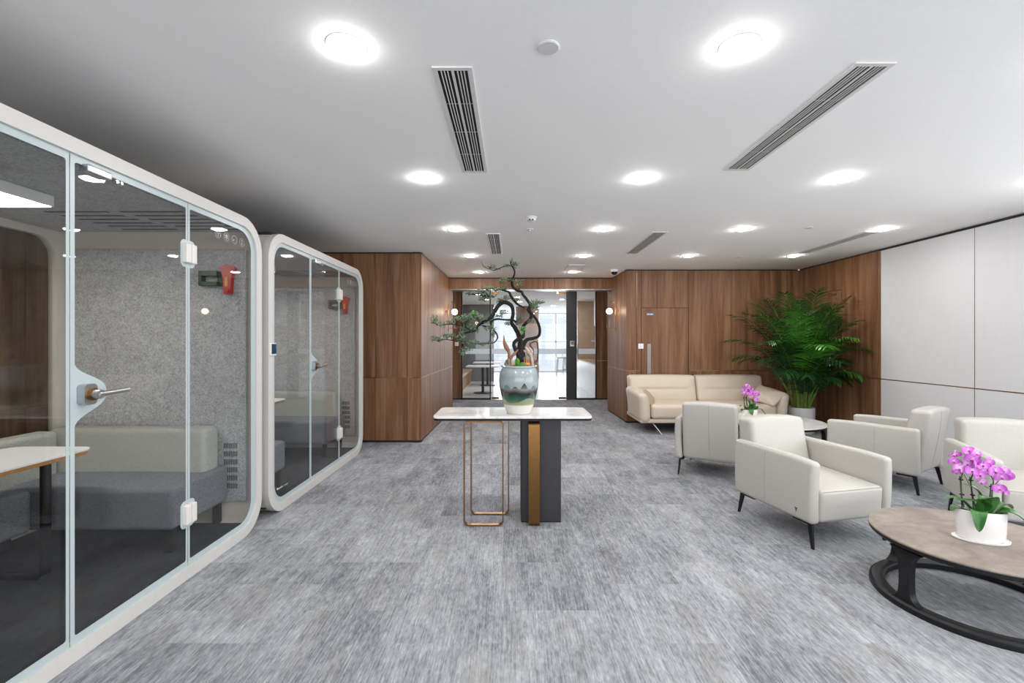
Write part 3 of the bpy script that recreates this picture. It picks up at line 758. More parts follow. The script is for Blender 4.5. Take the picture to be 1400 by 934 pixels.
# ------------------------------------------------------------------ glass meeting booths
BX, BH, BW, BD = -1.852, 2.225, 1.10, 1.43      # front plane, height, half width, depth
def fx(u, v, w): return (w, u, v)               # shapes drawn in the front plane
def oval_ring(mb, o, i, w0, w1): mb.shape([o, list(reversed(i))], w0, w1, fx)
def make_booth():
    t = thing('meeting_booth', '', 'office booth', (BX, 2.27, 0), 0, 'glass fronted meeting booths')
    b = MB(); oval_ring(b, rr(-BW, 0, BW, BH, .23, 14), rr(-BW+.068, .066, BW-.068, BH-.066, .165, 14), -.05, 0); b.build('front_frame', 'booth_frame_white', t)
    b = MB(); oval_ring(b, rr(-BW+.004, .004, BW-.004, BH-.004, .226, 14), rr(-BW+.05, .055, BW-.05, BH-.05, .18, 14), -BD+.05, -.05); b.build('shell', 'cream_laminate', t)
    b = MB(); oval_ring(b, rr(-BW, 0, BW, BH, .23, 14), rr(-BW+.15, .15, BW-.15, BH-.13, .14, 14), -BD, -BD+.05); b.build('rear_frame', 'cream_laminate', t)
    b = MB(); b.shape([rr(-BW+.14, .14, BW-.14, BH-.12, .14, 10)], -BD+.015, -BD+.03, fx); b.build('rear_glass', 'back_glass', t, smooth=0)
    b = MB(); b.box((-BD+.05, -BW+.07, .056), (-.06, BW-.07, .075)); b.build('floor_mat', 'felt_dark', t, smooth=0)
    b = MB(); b.rbox((-BD+.06, -BW+.12, BH-.085), (-.07, BW-.12, BH-.052), .01); b.build('ceiling_lining', 'grey_felt', t)
    b = MB(); b.shape([rr(-BW+.2, -BD+.06, BW-.2, -.06, .06, 6)], BH+.001, BH+.02, lambda u, v, w: (v, u, w)); b.build('added_roof_absorber', 'felt_dark', t)  # unseen dark sheet, added to stop light bouncing up to the ceiling
    for s in (-1, 1):
        b = MB(); y0, y1 = (BW-.075, BW-.05) if s > 0 else (-BW+.05, -BW+.075)
        b.rbox((-BD+.08, y0, .2), (-.075, y1, 2.03), .008); o = b.build('wall_lining', 'grey_felt', t)
        b = MB()
        for k in range(6):
            z = .295 + k * .058
            for m in range(8): b.box((-.235 + m * .0128, (y0 if s > 0 else y1) - .001, z), (-.227 + m * .0128, (y0 if s > 0 else y1) + .001, z + .038))
        b.build('air_grille', 'dark_grille', o, smooth=0)
    b = MB()
    for g in (-.95, -.50):
        for k in range(6): b.box((g + .02 * k, .45 + .085 * k, BH-.087), (g + .38 + .02 * k, .475 + .085 * k, BH-.0845))
    b.build('ceiling_grille', 'dark_grille', t, smooth=0)
    b = MB(); b.rbox((-1.12, -.17, BH-.145), (-.60, .17, BH-.085), .006); lp = b.build('ceiling_lamp', 'white_powdercoat', t)
    b = MB(); b.box((-1.11, -.16, BH-.1475), (-.61, .16, BH-.1452)); b.build('lamp_diffuser', 'booth_led', lp, smooth=0)
    # glazing: two fixed panes and a door between them
    Z0, Z1, J, r = .062, BH-.062, .35, .165
    def pane(name, y0, y1, rs, fr):
        b = MB(); b.shape([rr4(y0, Z0, y1, Z1, rs, 10)], -.026, -.016, fx); o = b.build(name, 'pane_glass', t, smooth=0)
        ri = [max(x - .03, .012) for x in rs]
        b = MB(); oval_ring(b, rr4(y0, Z0, y1, Z1, [x if x > 0 else .002 for x in rs], 10), rr4(y0 + fr[0], Z0 + .04, y1 - fr[1], Z1 - .036, ri, 10), -.0158, -.0148)
        b.build('printed_border', 'frit_print', o, smooth=0); return o
    pane('glass_panel', -BW+.07, -J-.002, (0, 0, r, r), (.045, .014))
    p2 = pane('glass_panel', J+.002, BW-.07, (r, r, 0, 0), (.014, .045))
    dr = pane('door', -J+.002, J-.002, (0, 0, 0, 0), (.020, .014))
    b = MB(); n = 24; prof = [(-J+.01, 1.13 - .17)] + [(-J + .018 + .155 * math.exp(-abs(v / .088) ** 3.2), 1.13 + v) for v in [-.17 + .34 * i / n for i in range(n + 1)]] + [(-J+.01, 1.13 + .17)]
    b.shape([prof], -.0157, -.0146, fx); b.build('handle_print', 'frit_print', dr, smooth=0)
    b = MB(); b.shape([rr(-J+.03, 1.085, -J+.092, 1.175, .018, 6)], -.015, .02, fx); h = b.build('handle_plate', 'satin_steel', dr)
    b = MB(); b.tube([(.018, -J+.066, 1.13), (.03, -J+.066, 1.13)], .027, 20); b.build('handle_ring', 'brushed_bronze', dr)
    b = MB(); b.tube([(.03, -J+.066, 1.13), (.06, -J+.066, 1.13)], .02, 16); b.tube(spline([(.05, -J+.06, 1.13), (.052, -J+.11, 1.131), (.056, -J+.21, 1.136)], 5), lerps([.014, .0115, .011, .011], 11), 12); b.build('lever_handle', 'satin_steel', dr)
    for z in (.37, 1.865):
        b = MB(); b.shape([rr(J-.058, z-.078, J+.058, z+.078, .03, 6)], -.0156, -.0143, fx); b.build('hinge_print', 'frit_print', dr, smooth=0)
        b = MB(); b.rbox((-.03, J-.042, z-.055), (.012, J-.002, z+.055), .006); b.rbox((-.03, J+.002, z-.055), (.012, J+.042, z+.055), .006); b.build('hinge', 'hinge_plastic', dr)
    b = MB(); b.rbox((-.034, -J+.055, Z1-.062), (.012, -J+.175, Z1-.03), .004); b.build('lock_plate', 'satin_steel', dr)
    b = MB()
    for y in (-.14, -.115): b.tube([(-.014, y, Z1-.055), (.006, y, Z1-.055)], .008, 12)
    b.build('stop_knob', 'chrome', dr)
    # faint round pictograms printed on the fixed pane
    b = MB()
    for k in range(4):
        y, z = .62 + k * .085, 2.045
        b.shape([[(y + .027 * math.cos(a * PI / 14), z + .027 * math.sin(a * PI / 14)) for a in range(28)], [(y + .0255 * math.cos(-a * PI / 14), z + .0255 * math.sin(-a * PI / 14)) for a in range(28)]], -.0156, -.0146, fx)
        for a in ((0, 2, 4), (0, 1, 2, 3, 4, 5), (3,), (1, 4))[k]:
            c, s = math.cos(a * PI / 3 + .5), math.sin(a * PI / 3 + .5)
            b.shape([[(y + c * .004 - s * .002, z + s * .004 + c * .002), (y + c * .004 + s * .002, z + s * .004 - c * .002), (y + c * .017 + s * .002, z + s * .017 - c * .002), (y + c * .017 - s * .002, z + s * .017 + c * .002)]], -.0156, -.0146, fx)
    b.build('pictogram_print', 'frit_print', p2, smooth=0)
    return t
bo1 = make_booth()
bo1['label'] = 'nearest white framed glass meeting booth, cut by the left edge of the photo'
bo2 = clone(bo1, 'second white framed glass booth, farther back, with a small dark display on its frame', (BX, 4.56, 0))
p = Vector((0, -BW + .055, 1.36 - 10 * 3.5 / F))
b = MB(); b.rbox((-.03, p.y-.045, p.z-.055), (.012, p.y+.045, p.z+.045), .008); ds = b.build('display', 'hinge_plastic', bo2)
b = MB(); b.rbox((.010, p.y-.032, p.z-.04), (.0135, p.y+.038, p.z+.038), .0015); b.build('screen', 'screen_glow_blue', ds)
b = MB(); yy = -BW + .155; 
for k, (w_, h_) in enumerate(((.012, .016), (.010, .008), (.008, .010), (.012, .008), (.009, .008), (.010, .010), (.006, .006), (.010, .004), (.012, .004), (.014, .004), (.010, .004))):
    if k == 6: yy += .022; continue
    b.box((-.0156, yy, .178), (-.0146, yy + w_, .178 + h_)); yy += w_ + .005
b.build('small_print', 'pale_print', bo2, smooth=0)

def make_bench():
    t = thing('booth_bench', '', 'bench', (BX, 2.27, .075), 0, 'grey upholstered benches inside the booths')
    # U-shaped: a seat at either end and a narrow one along the rear glass
    for s in (-1, 1):
        b = MB(); y = sorted((s * .46, s * 1.0)); b.rbox((-1.33, y[0], .145), (-.185, y[1], .40), .03, puff=(0, 0, .008)); b.build('seat', 'bench_dark_fabric', t)
        def slant(p, s=s): return (p[0] - (p[2] - .38) * .10 * (1 if p[0] > -.6 else 0), p[1] + s * (p[2] - .38) * .15, p[2])
        b = MB(); y = sorted((s * .80, s * .965)); b.rbox((-1.33, y[0], .36), (-.225, y[1], .685), .035, fn=slant); b.build('backrest', 'bench_light_fabric', t)
        for x in (-.235, -1.25):
            for yy in (.51, .95): 
                b = MB(); b.box((x - .02, s * yy - .02, 0), (x + .02, s * yy + .02, .146)); b.build('leg', 'deep_black', t, smooth=0)
    b = MB(); b.rbox((-1.33, -.458, .145), (-1.02, .458, .40), .03); b.build('seat', 'bench_dark_fabric', t)
    b = MB(); b.rbox((-1.345, -.80, .36), (-1.20, .80, .685), .035); b.build('backrest', 'bench_light_fabric', t)
    return t
be1 = make_bench(); be1['label'] = 'grey upholstered bench with light backrest inside the nearest glass booth'
clone(be1, 'grey upholstered bench with light backrest inside the second, farther booth', (BX, 4.56, .075))
def make_booth_table():
    t = thing('booth_table', '', 'table', (BX, 2.27, .075), 0, 'white tables inside the booths')
    o = rr4(-.42, -1.10, .42, -.60, (.08, .08, .08, .08), 6)
    b = MB(); b.shape([o], .655, .664, lambda u, v, w: (v, u, w)); b.build('tabletop', 'table_laminate', t)
    b = MB(); b.shape([rr(-.416, -1.096, .416, -.604, .078, 6)], .634, .6545, lambda u, v, w: (v, u, w)); b.build('plywood_edge', 'plywood_edge', t)
    for y in (-.2, .2):
        b = MB(); pts = rr(-1.02, .008, -.68, .633, .03, 5); b.strap([(u, y, v) for u, v in pts], (0, 1, 0), .05, .014); b.build('leg_frame', 'black_metal', t, smooth=30)
    return t
bt1 = make_booth_table(); bt1['label'] = 'white laminate table with plywood edge inside the nearest glass booth'
clone(bt1, 'white laminate table with plywood edge inside the second booth', (BX, 4.56, .075))
def make_hammer():
    t = thing('safety_hammer', '', 'hammer', (BX - .185, 2.27 + BW - .076, 1.80), 0, 'red safety hammers in green wall holders')
    b = MB()
    out = [(-.024, -.10), (.024, -.10), (.026, -.05), (.030, 0), (.036, .05), (.056, .085), (.044, .098), (0, .112), (-.044, .098), (-.056, .085), (-.036, .05), (-.030, 0), (-.026, -.05)]
    b.shape([out], -.045, -.008, lambda u, v, w: (u, w, v)); b.tube([(0, -.046, -.075), (0, -.05, -.075)], .02, 16); b.build('hammer_body', 'red_plastic', t)
    b = MB(); b.rbox((-.016, -.047, -.045), (.006, -.0445, .02), .001); b.build('label_strip', 'yellow_label', t)
    b = MB(); b.box((-.20, -.05, .03), (-.07, -.0, .065)); b.box((-.20, -.05, -.04), (-.07, 0, -.012)); b.box((-.20, -.05, -.04), (-.18, 0, .065)); b.box((-.09, -.012, -.04), (.02, 0, .06)); b.build('wall_holder', 'green_plastic', t, smooth=0)
    return t
h1 = make_hammer(); h1['label'] = 'red safety hammer in a green holder on the felt wall of the nearest booth'
clone(h1, 'red safety hammer in a green holder on the felt wall of the second booth', (BX - .185, 4.56 + BW - .076, 1.80))

# ------------------------------------------------------------------ console table
t = thing('console_table', 'marble topped console table with brass loop legs and a dark slab leg', 'table', (.005, 3.565, 0))
b = MB(); b.shape([rr(-.588, -.235, .588, .235, .045, 8)], .795, .81, lambda u, v, w: (u, v, w)); b.build('marble_top', 'white_marble', t)
b = MB(); b.shape([rr(-.586, -.233, .586, .233, .044, 8)], .778, .7945, lambda u, v, w: (u, v, w)); b.build('under_tray', 'black_metal', t)
for x0, x1, y in ((-.358, -.072, -.205), (-.326, -.032, .015)):
    b = MB(); b.strap([(u, y, v) for u, v in rr(x0, .006, x1, .770, .035, 6)], (0, 1, 0), .034, .010); b.build('leg_loop', 'brass', t, smooth=30)
b = MB(); b.shape([rr(.062, -.145, .365, .16, .012, 4)], .008, .778, lambda u, v, w: (u, v, w)); b.build('slab_leg', 'charcoal_panel', t)
b = MB(); b.rbox((.064, -.147, 0), (.363, .158, .010), .003); b.build('slab_foot', 'black_metal', t)
b = MB(); b.strap([(.158, u, v) for u, v in rr(-.218, .007, .10, .755, .02, 5)], (1, 0, 0), .082, .012); b.build('brass_strap', 'brushed_bronze', t, smooth=30)

# ------------------------------------------------------------------ bonsai in landscape pot
S = 3.49 / F; BXc, BYc, BZ = .052, 3.50, .8105
t = thing('potted_bonsai', 'black trunked bonsai tree in a glazed pot painted with a misty landscape', 'potted tree', (BXc, BYc, BZ))
prof = [(.0, .012), (.078, .012), (.082, .0), (.090, .001), (.094, .01), (.108, .045), (.130, .12), (.146, .19), (.1525, .245), (.151, .28), (.144, .315), (.131, .34), (.127, .347), (.130, .352), (.138, .357), (.138, .363), (.130, .366), (.122, .360), (.118, .335), (.10, .33)]
sm = [Vector((r, 0, z)) for r, z in prof]
b = MB(); b.lathe([(v.x, v.z) for v in sm], 64, cap=False); b.build('pot', 'landscape_glaze', t, smooth=50)
b = MB(); b.lathe([(0, .364), (.05, .363), (.09, .361), (.1195, .355)], 32, cap=False)
b.build('soil', 'potting_soil', t)
def c1(cx, cy, y=0): px, py = 580 + cx / 6.228, 350 + cy / 6.228; return Vector(((px - 709) * S, y, (565.5 - py) * S))
def c2(cx, cy, y=0): px, py = 660 + cx / 10.38, 420 + cy / 10.38; return Vector(((px - 709) * S, y, (565.5 - py) * S))
trunks = [
 ([(822, 925, .0), (820, 880, .0), (815, 800, .01), (818, 735, .015), (800, 670, .02), (768, 610, .02), (742, 570, .01), (755, 500, 0), (748, 440, -.01), (718, 410, -.02), (675, 400, -.03), (630, 430, -.04), (595, 490, -.05), (570, 530, -.06), (500, 575, -.06), (455, 605, -.05), (445, 640, -.05), (375, 655, -.06), (312, 672, -.06)], [.030, .024, .019, .016, .014, .0135, .012, .011, .012, .0125, .013, .013, .012, .0125, .009, .007, .006, .006, .003]),
 ([(824, 925, .0), (800, 850, -.02), (772, 795, -.03), (762, 750, -.03), (790, 715, -.02), (838, 690, 0), (842, 650, .01), (838, 610, .01), (860, 580, .0), (900, 545, -.01), (910, 500, -.02), (885, 462, -.02), (900, 420, -.01), (870, 370, 0), (840, 332, .01), (828, 305, .02), (790, 293, .02), (752, 260, .02), (745, 215, .01), (766, 160, .0), (764, 120, -.01), (735, 85, -.01), (690, 92, -.02), (650, 105, -.02), (600, 126, -.02), (550, 117, -.03), (505, 95, -.03), (488, 58, -.03)], [.024, .015, .012, .011, .011, .011, .011, .010, .010, .010, .011, .012, .010, .009, .0085, .0085, .009, .008, .007, .006, .006, .0055, .0045, .003, .0025, .002, .002, .0015]),
 ([(830, 925, .0), (838, 790, .03), (870, 720, .04), (930, 705, .05), (978, 682, .05), (985, 620, .04), (960, 550, .03), (918, 500, .0), (888, 465, -.02)], [.024, .016, .012, .010, .009, .009, .0085, .009, .009]),
 ([(850, 442, .01), (790, 410, .02), (740, 350, .02), (722, 312, .01), (690, 300, .01), (640, 290, .02), (600, 296, .02)], [.005, .007, .009, .007, .006, .004, .002]),
 ([(795, 585, .015), (760, 552, .0), (690, 548, -.03), (610, 545, -.05), (572, 570, -.06), (582, 622, -.06), (612, 660, -.06), (625, 700, -.07), (600, 738, -.07), (560, 748, -.08), (480, 750, -.08), (400, 742, -.08), (335, 745, -.08)], [.006, .007, .006, .0065, .006, .005, .005, .005, .004, .003, .003, .002, .0015]),
 ([(495, 600, -.06), (545, 605, -.06), (575, 585, -.06)], [.005, .005, .005]),
 ([(330, 690, -.06), (260, 722, -.07), (190, 715, -.08), (130, 728, -.08), (82, 718, -.09)], [.003, .003, .0025, .002, .001]),
 ([(400, 640, -.05), (330, 600, -.06), (200, 588, -.07), (140, 600, -.08), (100, 575, -.08), (90, 540, -.08)], [.004, .003, .0025, .002, .0015, .001]),
 ([(560, 535, -.06), (620, 525, -.05), (660, 510, -.05), (690, 490, -.05)], [.002, .0015, .0012, .001]),
 ([(560, 350, .02), (600, 345, .02), (620, 320, .02)], [.002, .002, .002]),
]
SK = []
for k, (pts, rad) in enumerate(trunks):
    rad = [r * 1.25 if r > .006 else r * 1.1 for r in rad]; path = spline([c1(*p) for p in pts], 5); SK += path
    b = MB(); b.tube(path, lerps(rad, len(path)), 9); b.build('trunk' if k < 3 else 'branch', 'bonsai_bark', t, smooth=60)
clusters = [(100,545,26,28),(92,572,16,16),(150,592,38,15),(220,575,28,14),(285,543,32,18),(350,543,48,28),(390,518,46,28),(470,530,50,24),(520,560,44,18),(400,600,62,28),(340,620,36,28),(420,640,50,24),(560,622,46,22),(320,690,32,36),(340,720,30,30),(200,690,38,18),(250,690,30,18),(95,708,26,18),(140,722,25,14),(360,800,50,22),(338,828,20,14),(430,742,52,14),(500,754,42,12),(560,745,26,10),(480,312,42,24),(520,285,42,18),(570,280,32,16),(500,370,44,22),(545,345,42,24),(385,320,28,9),(350,314,20,6),(640,290,48,14),(680,278,26,18),(690,365,42,16),(640,390,32,14),(660,208,32,20),(695,203,26,14),(790,215,52,14),(815,250,25,24),(765,75,42,22),(740,50,12,14),(700,95,36,13),(560,105,22,8),(605,110,36,9),(930,400,42,18),(930,435,46,24),(990,402,32,10),(780,370,26,18),(790,578,32,18),(820,528,32,18),(710,580,30,10),(640,520,32,10),(670,485,32,12),(900,560,32,10),(585,668,12,22),(425,490,14,14),(835,630,20,34)]
for ci, (cx, cy, ex, ey) in enumerate(clusters):
    c = c1(cx, cy); near = min(SK, key=lambda q: (q.x - c.x)**2 + (q.z - c.z)**2); c.y = near.y + R.uniform(-.03, .03)
    b = MB()
    if ci < 55 or True:
        rx, rz_ = ex / 6.228 * S, ey / 6.228 * S
        nl = int(16 + ex * ey / 16)
        for sgn in (-.8, -.3, .3, .8):
            tip = c + Vector((rx * sgn, R.uniform(-.03, .03), R.uniform(-.5, .7) * rz_)); m = near.lerp(tip, .5) + Vector((0, 0, R.uniform(-.008, .012)))
            b.tube(spline([near, m, tip], 3), lerps([.0016, .0008], 7), 4)
        tb = MB(); tb.v, tb.f, tb.tone = b.v, b.f, b.tone; b = MB()
        for i in range(nl):
            a = R.uniform(0, 2 * PI); q = math.sqrt(R.random())
            o = c + Vector((rx * q * math.cos(a), R.gauss(0, .025), rz_ * q * math.sin(a)))
            d = Vector((R.gauss(0, 1), R.gauss(0, .7), R.gauss(.25, .6))).normalized(); nrm = Vector((R.gauss(0, .6), R.gauss(-.5, .5), 1)).normalized()
            sd = d.cross(nrm).normalized(); L = R.uniform(.011, .020); w = L * R.uniform(.28, .38); up = sd.cross(d) * L * .12
            b.t = R.random(); b.add([o, o + d * L * .35 + sd * w + up, o + d * L * .75 + sd * w * .8 + up, o + d * L, o + d * L * .75 - sd * w * .8 + up, o + d * L * .35 - sd * w + up, o + d * L * .5], [(0, 1, 6, 5), (1, 2, 6), (2, 3, 4, 6), (4, 5, 6)])
        fo = b.build('foliage', 'bonsai_fresh_leaf' if ci in (55, 56) else 'bonsai_leaf', t, smooth=0, fix=False)
        tb.build('twig', 'bonsai_bark', fo, smooth=0)
def place(name, label, cat, c): return thing(name, label, cat, (BXc + c.x, BYc + c.y, BZ + c.z))
# dressing in the pot
o = c2(380, 825, -.075); t = place('driftwood_piece', 'twisted brown driftwood spike standing in the bonsai pot', 'driftwood', o)
b = MB()
p = spline([c2(382, 828, -.07) - o, c2(378, 720, -.075) - o, c2(368, 640, -.075) - o, c2(335, 575, -.075) - o, c2(312, 520, -.07) - o, c2(302, 455, -.07) - o, c2(300, 398, -.07) - o], 6)
b.tube(p, lerps([.016, .014, .012, .019, .014, .006, .0012], len(p)), 10)
p = spline([c2(384, 800, -.07) - o, c2(410, 710, -.06) - o, c2(450, 665, -.05) - o, c2(500, 605, -.045) - o], 6); b.tube(p, lerps([.014, .010, .012, .003], len(p)), 10)
b.build('wood_body', 'driftwood', t, smooth=60)
def rock(name, label, cat, cx, cy, y, rx, ry, rz_, mat, rough=.25, seed=1, n=3):
    o = c2(cx, cy, y); t = place(name, label, cat, o); bm = bmesh.new(); bmesh.ops.create_icosphere(bm, subdivisions=n, radius=1); q = random.Random(seed)
    ph = [(Vector((q.gauss(0, 1), q.gauss(0, 1), q.gauss(0, 1))).normalized(), q.uniform(2, 6), q.uniform(0, 6)) for _ in range(6)]
    b = MB(); b.v = []
    for v in bm.verts:
        k = 1 + rough * sum(math.sin(d.dot(v.co) * f + s) for d, f, s in ph) / 3
        b.v.append((v.co.x * rx * k, v.co.y * ry * k, rz_ + v.co.z * rz_ * k))
    for f in bm.faces: b.face([v.index for v in f.verts])
    bm.free(); bb = b.build(name.split('_')[-1] + '_body', mat, t, smooth=25 if rough > .2 else 80); return t
rock('grey_rock', 'dark grey jagged stone at the left rim of the bonsai pot', 'stone', 358, 838, -.08, .022, .02, .024, 'pale_rock', .5, 3)
rock('pale_rock', 'pale jagged stone beside the driftwood in the bonsai pot', 'stone', 425, 838, -.085, .020, .018, .028, 'bleached_coral', .55, 9)
rock('moss_ball', 'upright bright green moss clump before the bonsai trunk', 'moss', 487, 838, -.095, .018, .018, .032, 'moss', .12, 4)
rock('moss_mound', 'low bright green moss mound at the front rim of the bonsai pot', 'moss', 556, 842, -.100, .037, .016, .011, 'moss', .10, 5)
rock('flat_stone', 'flat grey stone behind the low moss mound in the pot', 'stone', 560, 838, -.055, .04, .02, .014, 'pale_rock', .4, 8)
o = c2(665, 838, -.01); t = place('coral_stone', 'tall pale knobbly stone behind the orange pavilion in the pot', 'stone', o)
b = MB()
for pts, rad in (([(700, 838, .0), (690, 740, .0), (672, 680, .005), (640, 640, .005), (620, 600, 0), (600, 570, 0)], [.016, .013, .018, .017, .012, .006]), ([(670, 690, .005), (690, 640, .01), (668, 600, .01), (650, 575, .01)], [.014, .014, .011, .005]), ([(640, 650, .005), (600, 640, .0), (580, 612, 0)], [.012, .010, .005])):
    p = spline([c2(*q) - o for q in pts], 5); b.tube(p, [r * R.uniform(.8, 1.2) for r in lerps(rad, len(p))], 9)
b.build('stone_body', 'bleached_coral', t, smooth=60)
o = c2(615, 822, -.06); t = place('miniature_pavilion', 'tiny orange pavilion ornament with a grey roof in the bonsai pot', 'ornament', o)
b = MB(); b.lathe([(0, 0), (.031, 0), (.033, .006), (.024, .012), (.022, .018), (0, .018)], 6, Matrix.Rotation(.5, 4, 'Z')); b.build('base', 'orange_glaze', t, smooth=0)
for k in range(6):
    a = .5 + k * PI / 3; b = MB(); b.cyl((.018 * math.cos(a), .018 * math.sin(a), .017), (.018 * math.cos(a), .018 * math.sin(a), .048), .003, n=8); b.build('pillar', 'orange_glaze', t)
b = MB(); b.lathe([(0, .047), (.031, .047), (.030, .050), (.016, .060), (.005, .072), (0, .078)], 6, Matrix.Rotation(.5, 4, 'Z')); b.build('roof', 'pavilion_roof', t, smooth=0)

# ------------------------------------------------------------------ armchairs
def make_armchair():
    t = thing('armchair', '', 'armchair', group='greige leather armchairs around the low tables')
    W, D = .33, .365
    for s in (-1, 1):
        def tp(p, s=s):   # arm: slight outward bulge, lower edge rounded towards the front, top falling a touch to the front
            x, y, z = p; k = (z - .165) / .42
            return (x + s * .008 * math.sin(max(0, min(1, k)) * PI), y - .012 * k * (1 if y < 0 else .3), z - (.012 if z > .5 else 0) * (y < -.2) * ((-.2 - y) / .17))
        b = MB(); x = sorted((s * (W - .072), s * W)); b.rbox((x[0], -D, .165), (x[1], D - .01, .585), .028, fn=tp, n=8); a = b.build('arm', 'armchair_leather', t, smooth=60)
        b = MB()
        b.tube([(s * (W + .0065), .05, .18 + .4 * i / 12) if False else (s * (W + .0006 + .008 * math.sin((.015 + .38 * i / 12) / .42 * PI)), .03, .18 + .38 * i / 12) for i in range(13)], .0012, 5)
        b.tube([(s * (W - .012), -D + .03 + .66 * i / 10, .579 - (.010 if i < 3 else 0) * (3 - i) / 3) for i in range(11)], .0016, 5)
        b.build('seam', 'armchair_stitch', a)
    def sf(p):
        x, y, z = p; return (x, y - .012 * max(0, (z - .165) / .24) if y < 0 else y, z + .018 * (y / .5) if z > .3 else z)
    b = MB(); b.rbox((-W + .074, -D + .006, .17), (W - .074, .25, .395), .026, puff=(0, .004, .016), fn=sf, n=8); o = b.build('seat', 'armchair_leather', t, smooth=60)
    b = MB(); b.tube([(-W + .09 + (2 * W - .18) * i / 10, -D - .003, .376) for i in range(11)], .0018, 5); b.build('seam', 'armchair_stitch', o)
    def bf(p):            # back: wedge that leans rearwards and narrows upwards
        x, y, z = p; k = (z - .17) / .57
        return (x * (1 - .015 * k), y + .085 * k + (.05 * (1 - k) ** 2 * (-1 if y < .25 else 0)), z + (0.010 * (1 - (x / .26) ** 2) if z > .6 else 0))
    b = MB(); b.rbox((-W + .074, .175, .17), (W - .074, .335, .745), .034, puff=(0, .012, .006), fn=bf, n=9); o = b.build('backrest', 'armchair_leather', t, smooth=60)
    b = MB(); b.tube([bf((0, .335 + .013 * (1 - ((z - .457) / .287) ** 2), z)) for z in [.2 + .52 * i / 12 for i in range(13)]], .0013, 5)
    for s in (-1, 1): b.tube([bf((s * (W - .074 - .006), .205, z)) for z in [.4 + .31 * i / 8 for i in range(9)]], .0016, 5)
    b.build('seam', 'armchair_stitch', o)
    for sx in (-1, 1):
        for sy in (-1, 1):
            b = MB(); x, y = sx * (W - .045), sy * (D - .055)
            # flat bracket plus a tapering blade canted outwards
            b.rbox((min(x, x - sx * .02) - .012, min(y, y - sy * .13), .148), (max(x, x - sx * .02) + .012, max(y, y - sy * .13) + .0, .166), .004)
            top = [(x - .009, y - .017), (x + .009, y - .017), (x + .009, y + .017), (x - .009, y + .017)]
            xx, yy = x + sx * .012, y + sy * .03; bot = [(xx - .006, yy - .009), (xx + .006, yy - .009), (xx + .006, yy + .009), (xx - .006, yy + .009)]
            b.add([(u, v, .16) for u, v in top] + [(u, v, 0) for u, v in bot], [(3, 2, 1, 0), (4, 5, 6, 7), (0, 1, 5, 4), (1, 2, 6, 5), (2, 3, 7, 6), (3, 0, 4, 7)])
            b.build('leg', 'black_metal', t, smooth=0)
    b = MB(); b.shape([[(-.012, .010), (-.012, .004), (-.003, .004), (-.003, -.014), (.003, -.014), (.003, .004), (.012, .004), (.012, .010)]], 0, .003, lambda u, v, w: (-W - .0035 - w, -D + .12 + u, .235 + v)); b.build('metal_badge', 'brushed_bronze', t, smooth=0)
    return t
def chair_from_corner(cx, cy, face, corner, dims=(.33, .365)):
    """place so that the local corner (sx, sy) lands on world (cx, cy); face = heading of the front (-Y)"""
    rz = math.atan2(face[1], face[0]) + PI / 2; lx, ly = corner[0] * dims[0], corner[1] * dims[1]
    return (cx - (lx * math.cos(rz) - ly * math.sin(rz)), cy - (lx * math.sin(rz) + ly * math.cos(rz)), 0), rz
A = make_armchair(); A['label'] = 'greige leather armchair in the centre, seat facing the camera, nearest the stone coffee table'
loc, rz = chair_from_corner(1.942, 2.945, (.225, -.974), (-1, -1)); A.location = loc; A.rotation_euler = (0, 0, rz)
loc, rz = chair_from_corner(1.665, 4.66, (.52, .854), (1, 1)); clone(A, 'greige leather armchair with its back turned, nearest the beige sofa', loc, rz)
loc, rz = chair_from_corner(3.575, 3.98, (-.53, .848), (1, 1)); clone(A, 'greige leather armchair seen from its side, before the white wall panels', loc, rz)
loc, rz = chair_from_corner(3.50, 3.70, (-.42, -.907), (-1, 1)); clone(A, 'greige leather armchair behind the pink orchid, cut by the right edge of the photo', loc, rz)

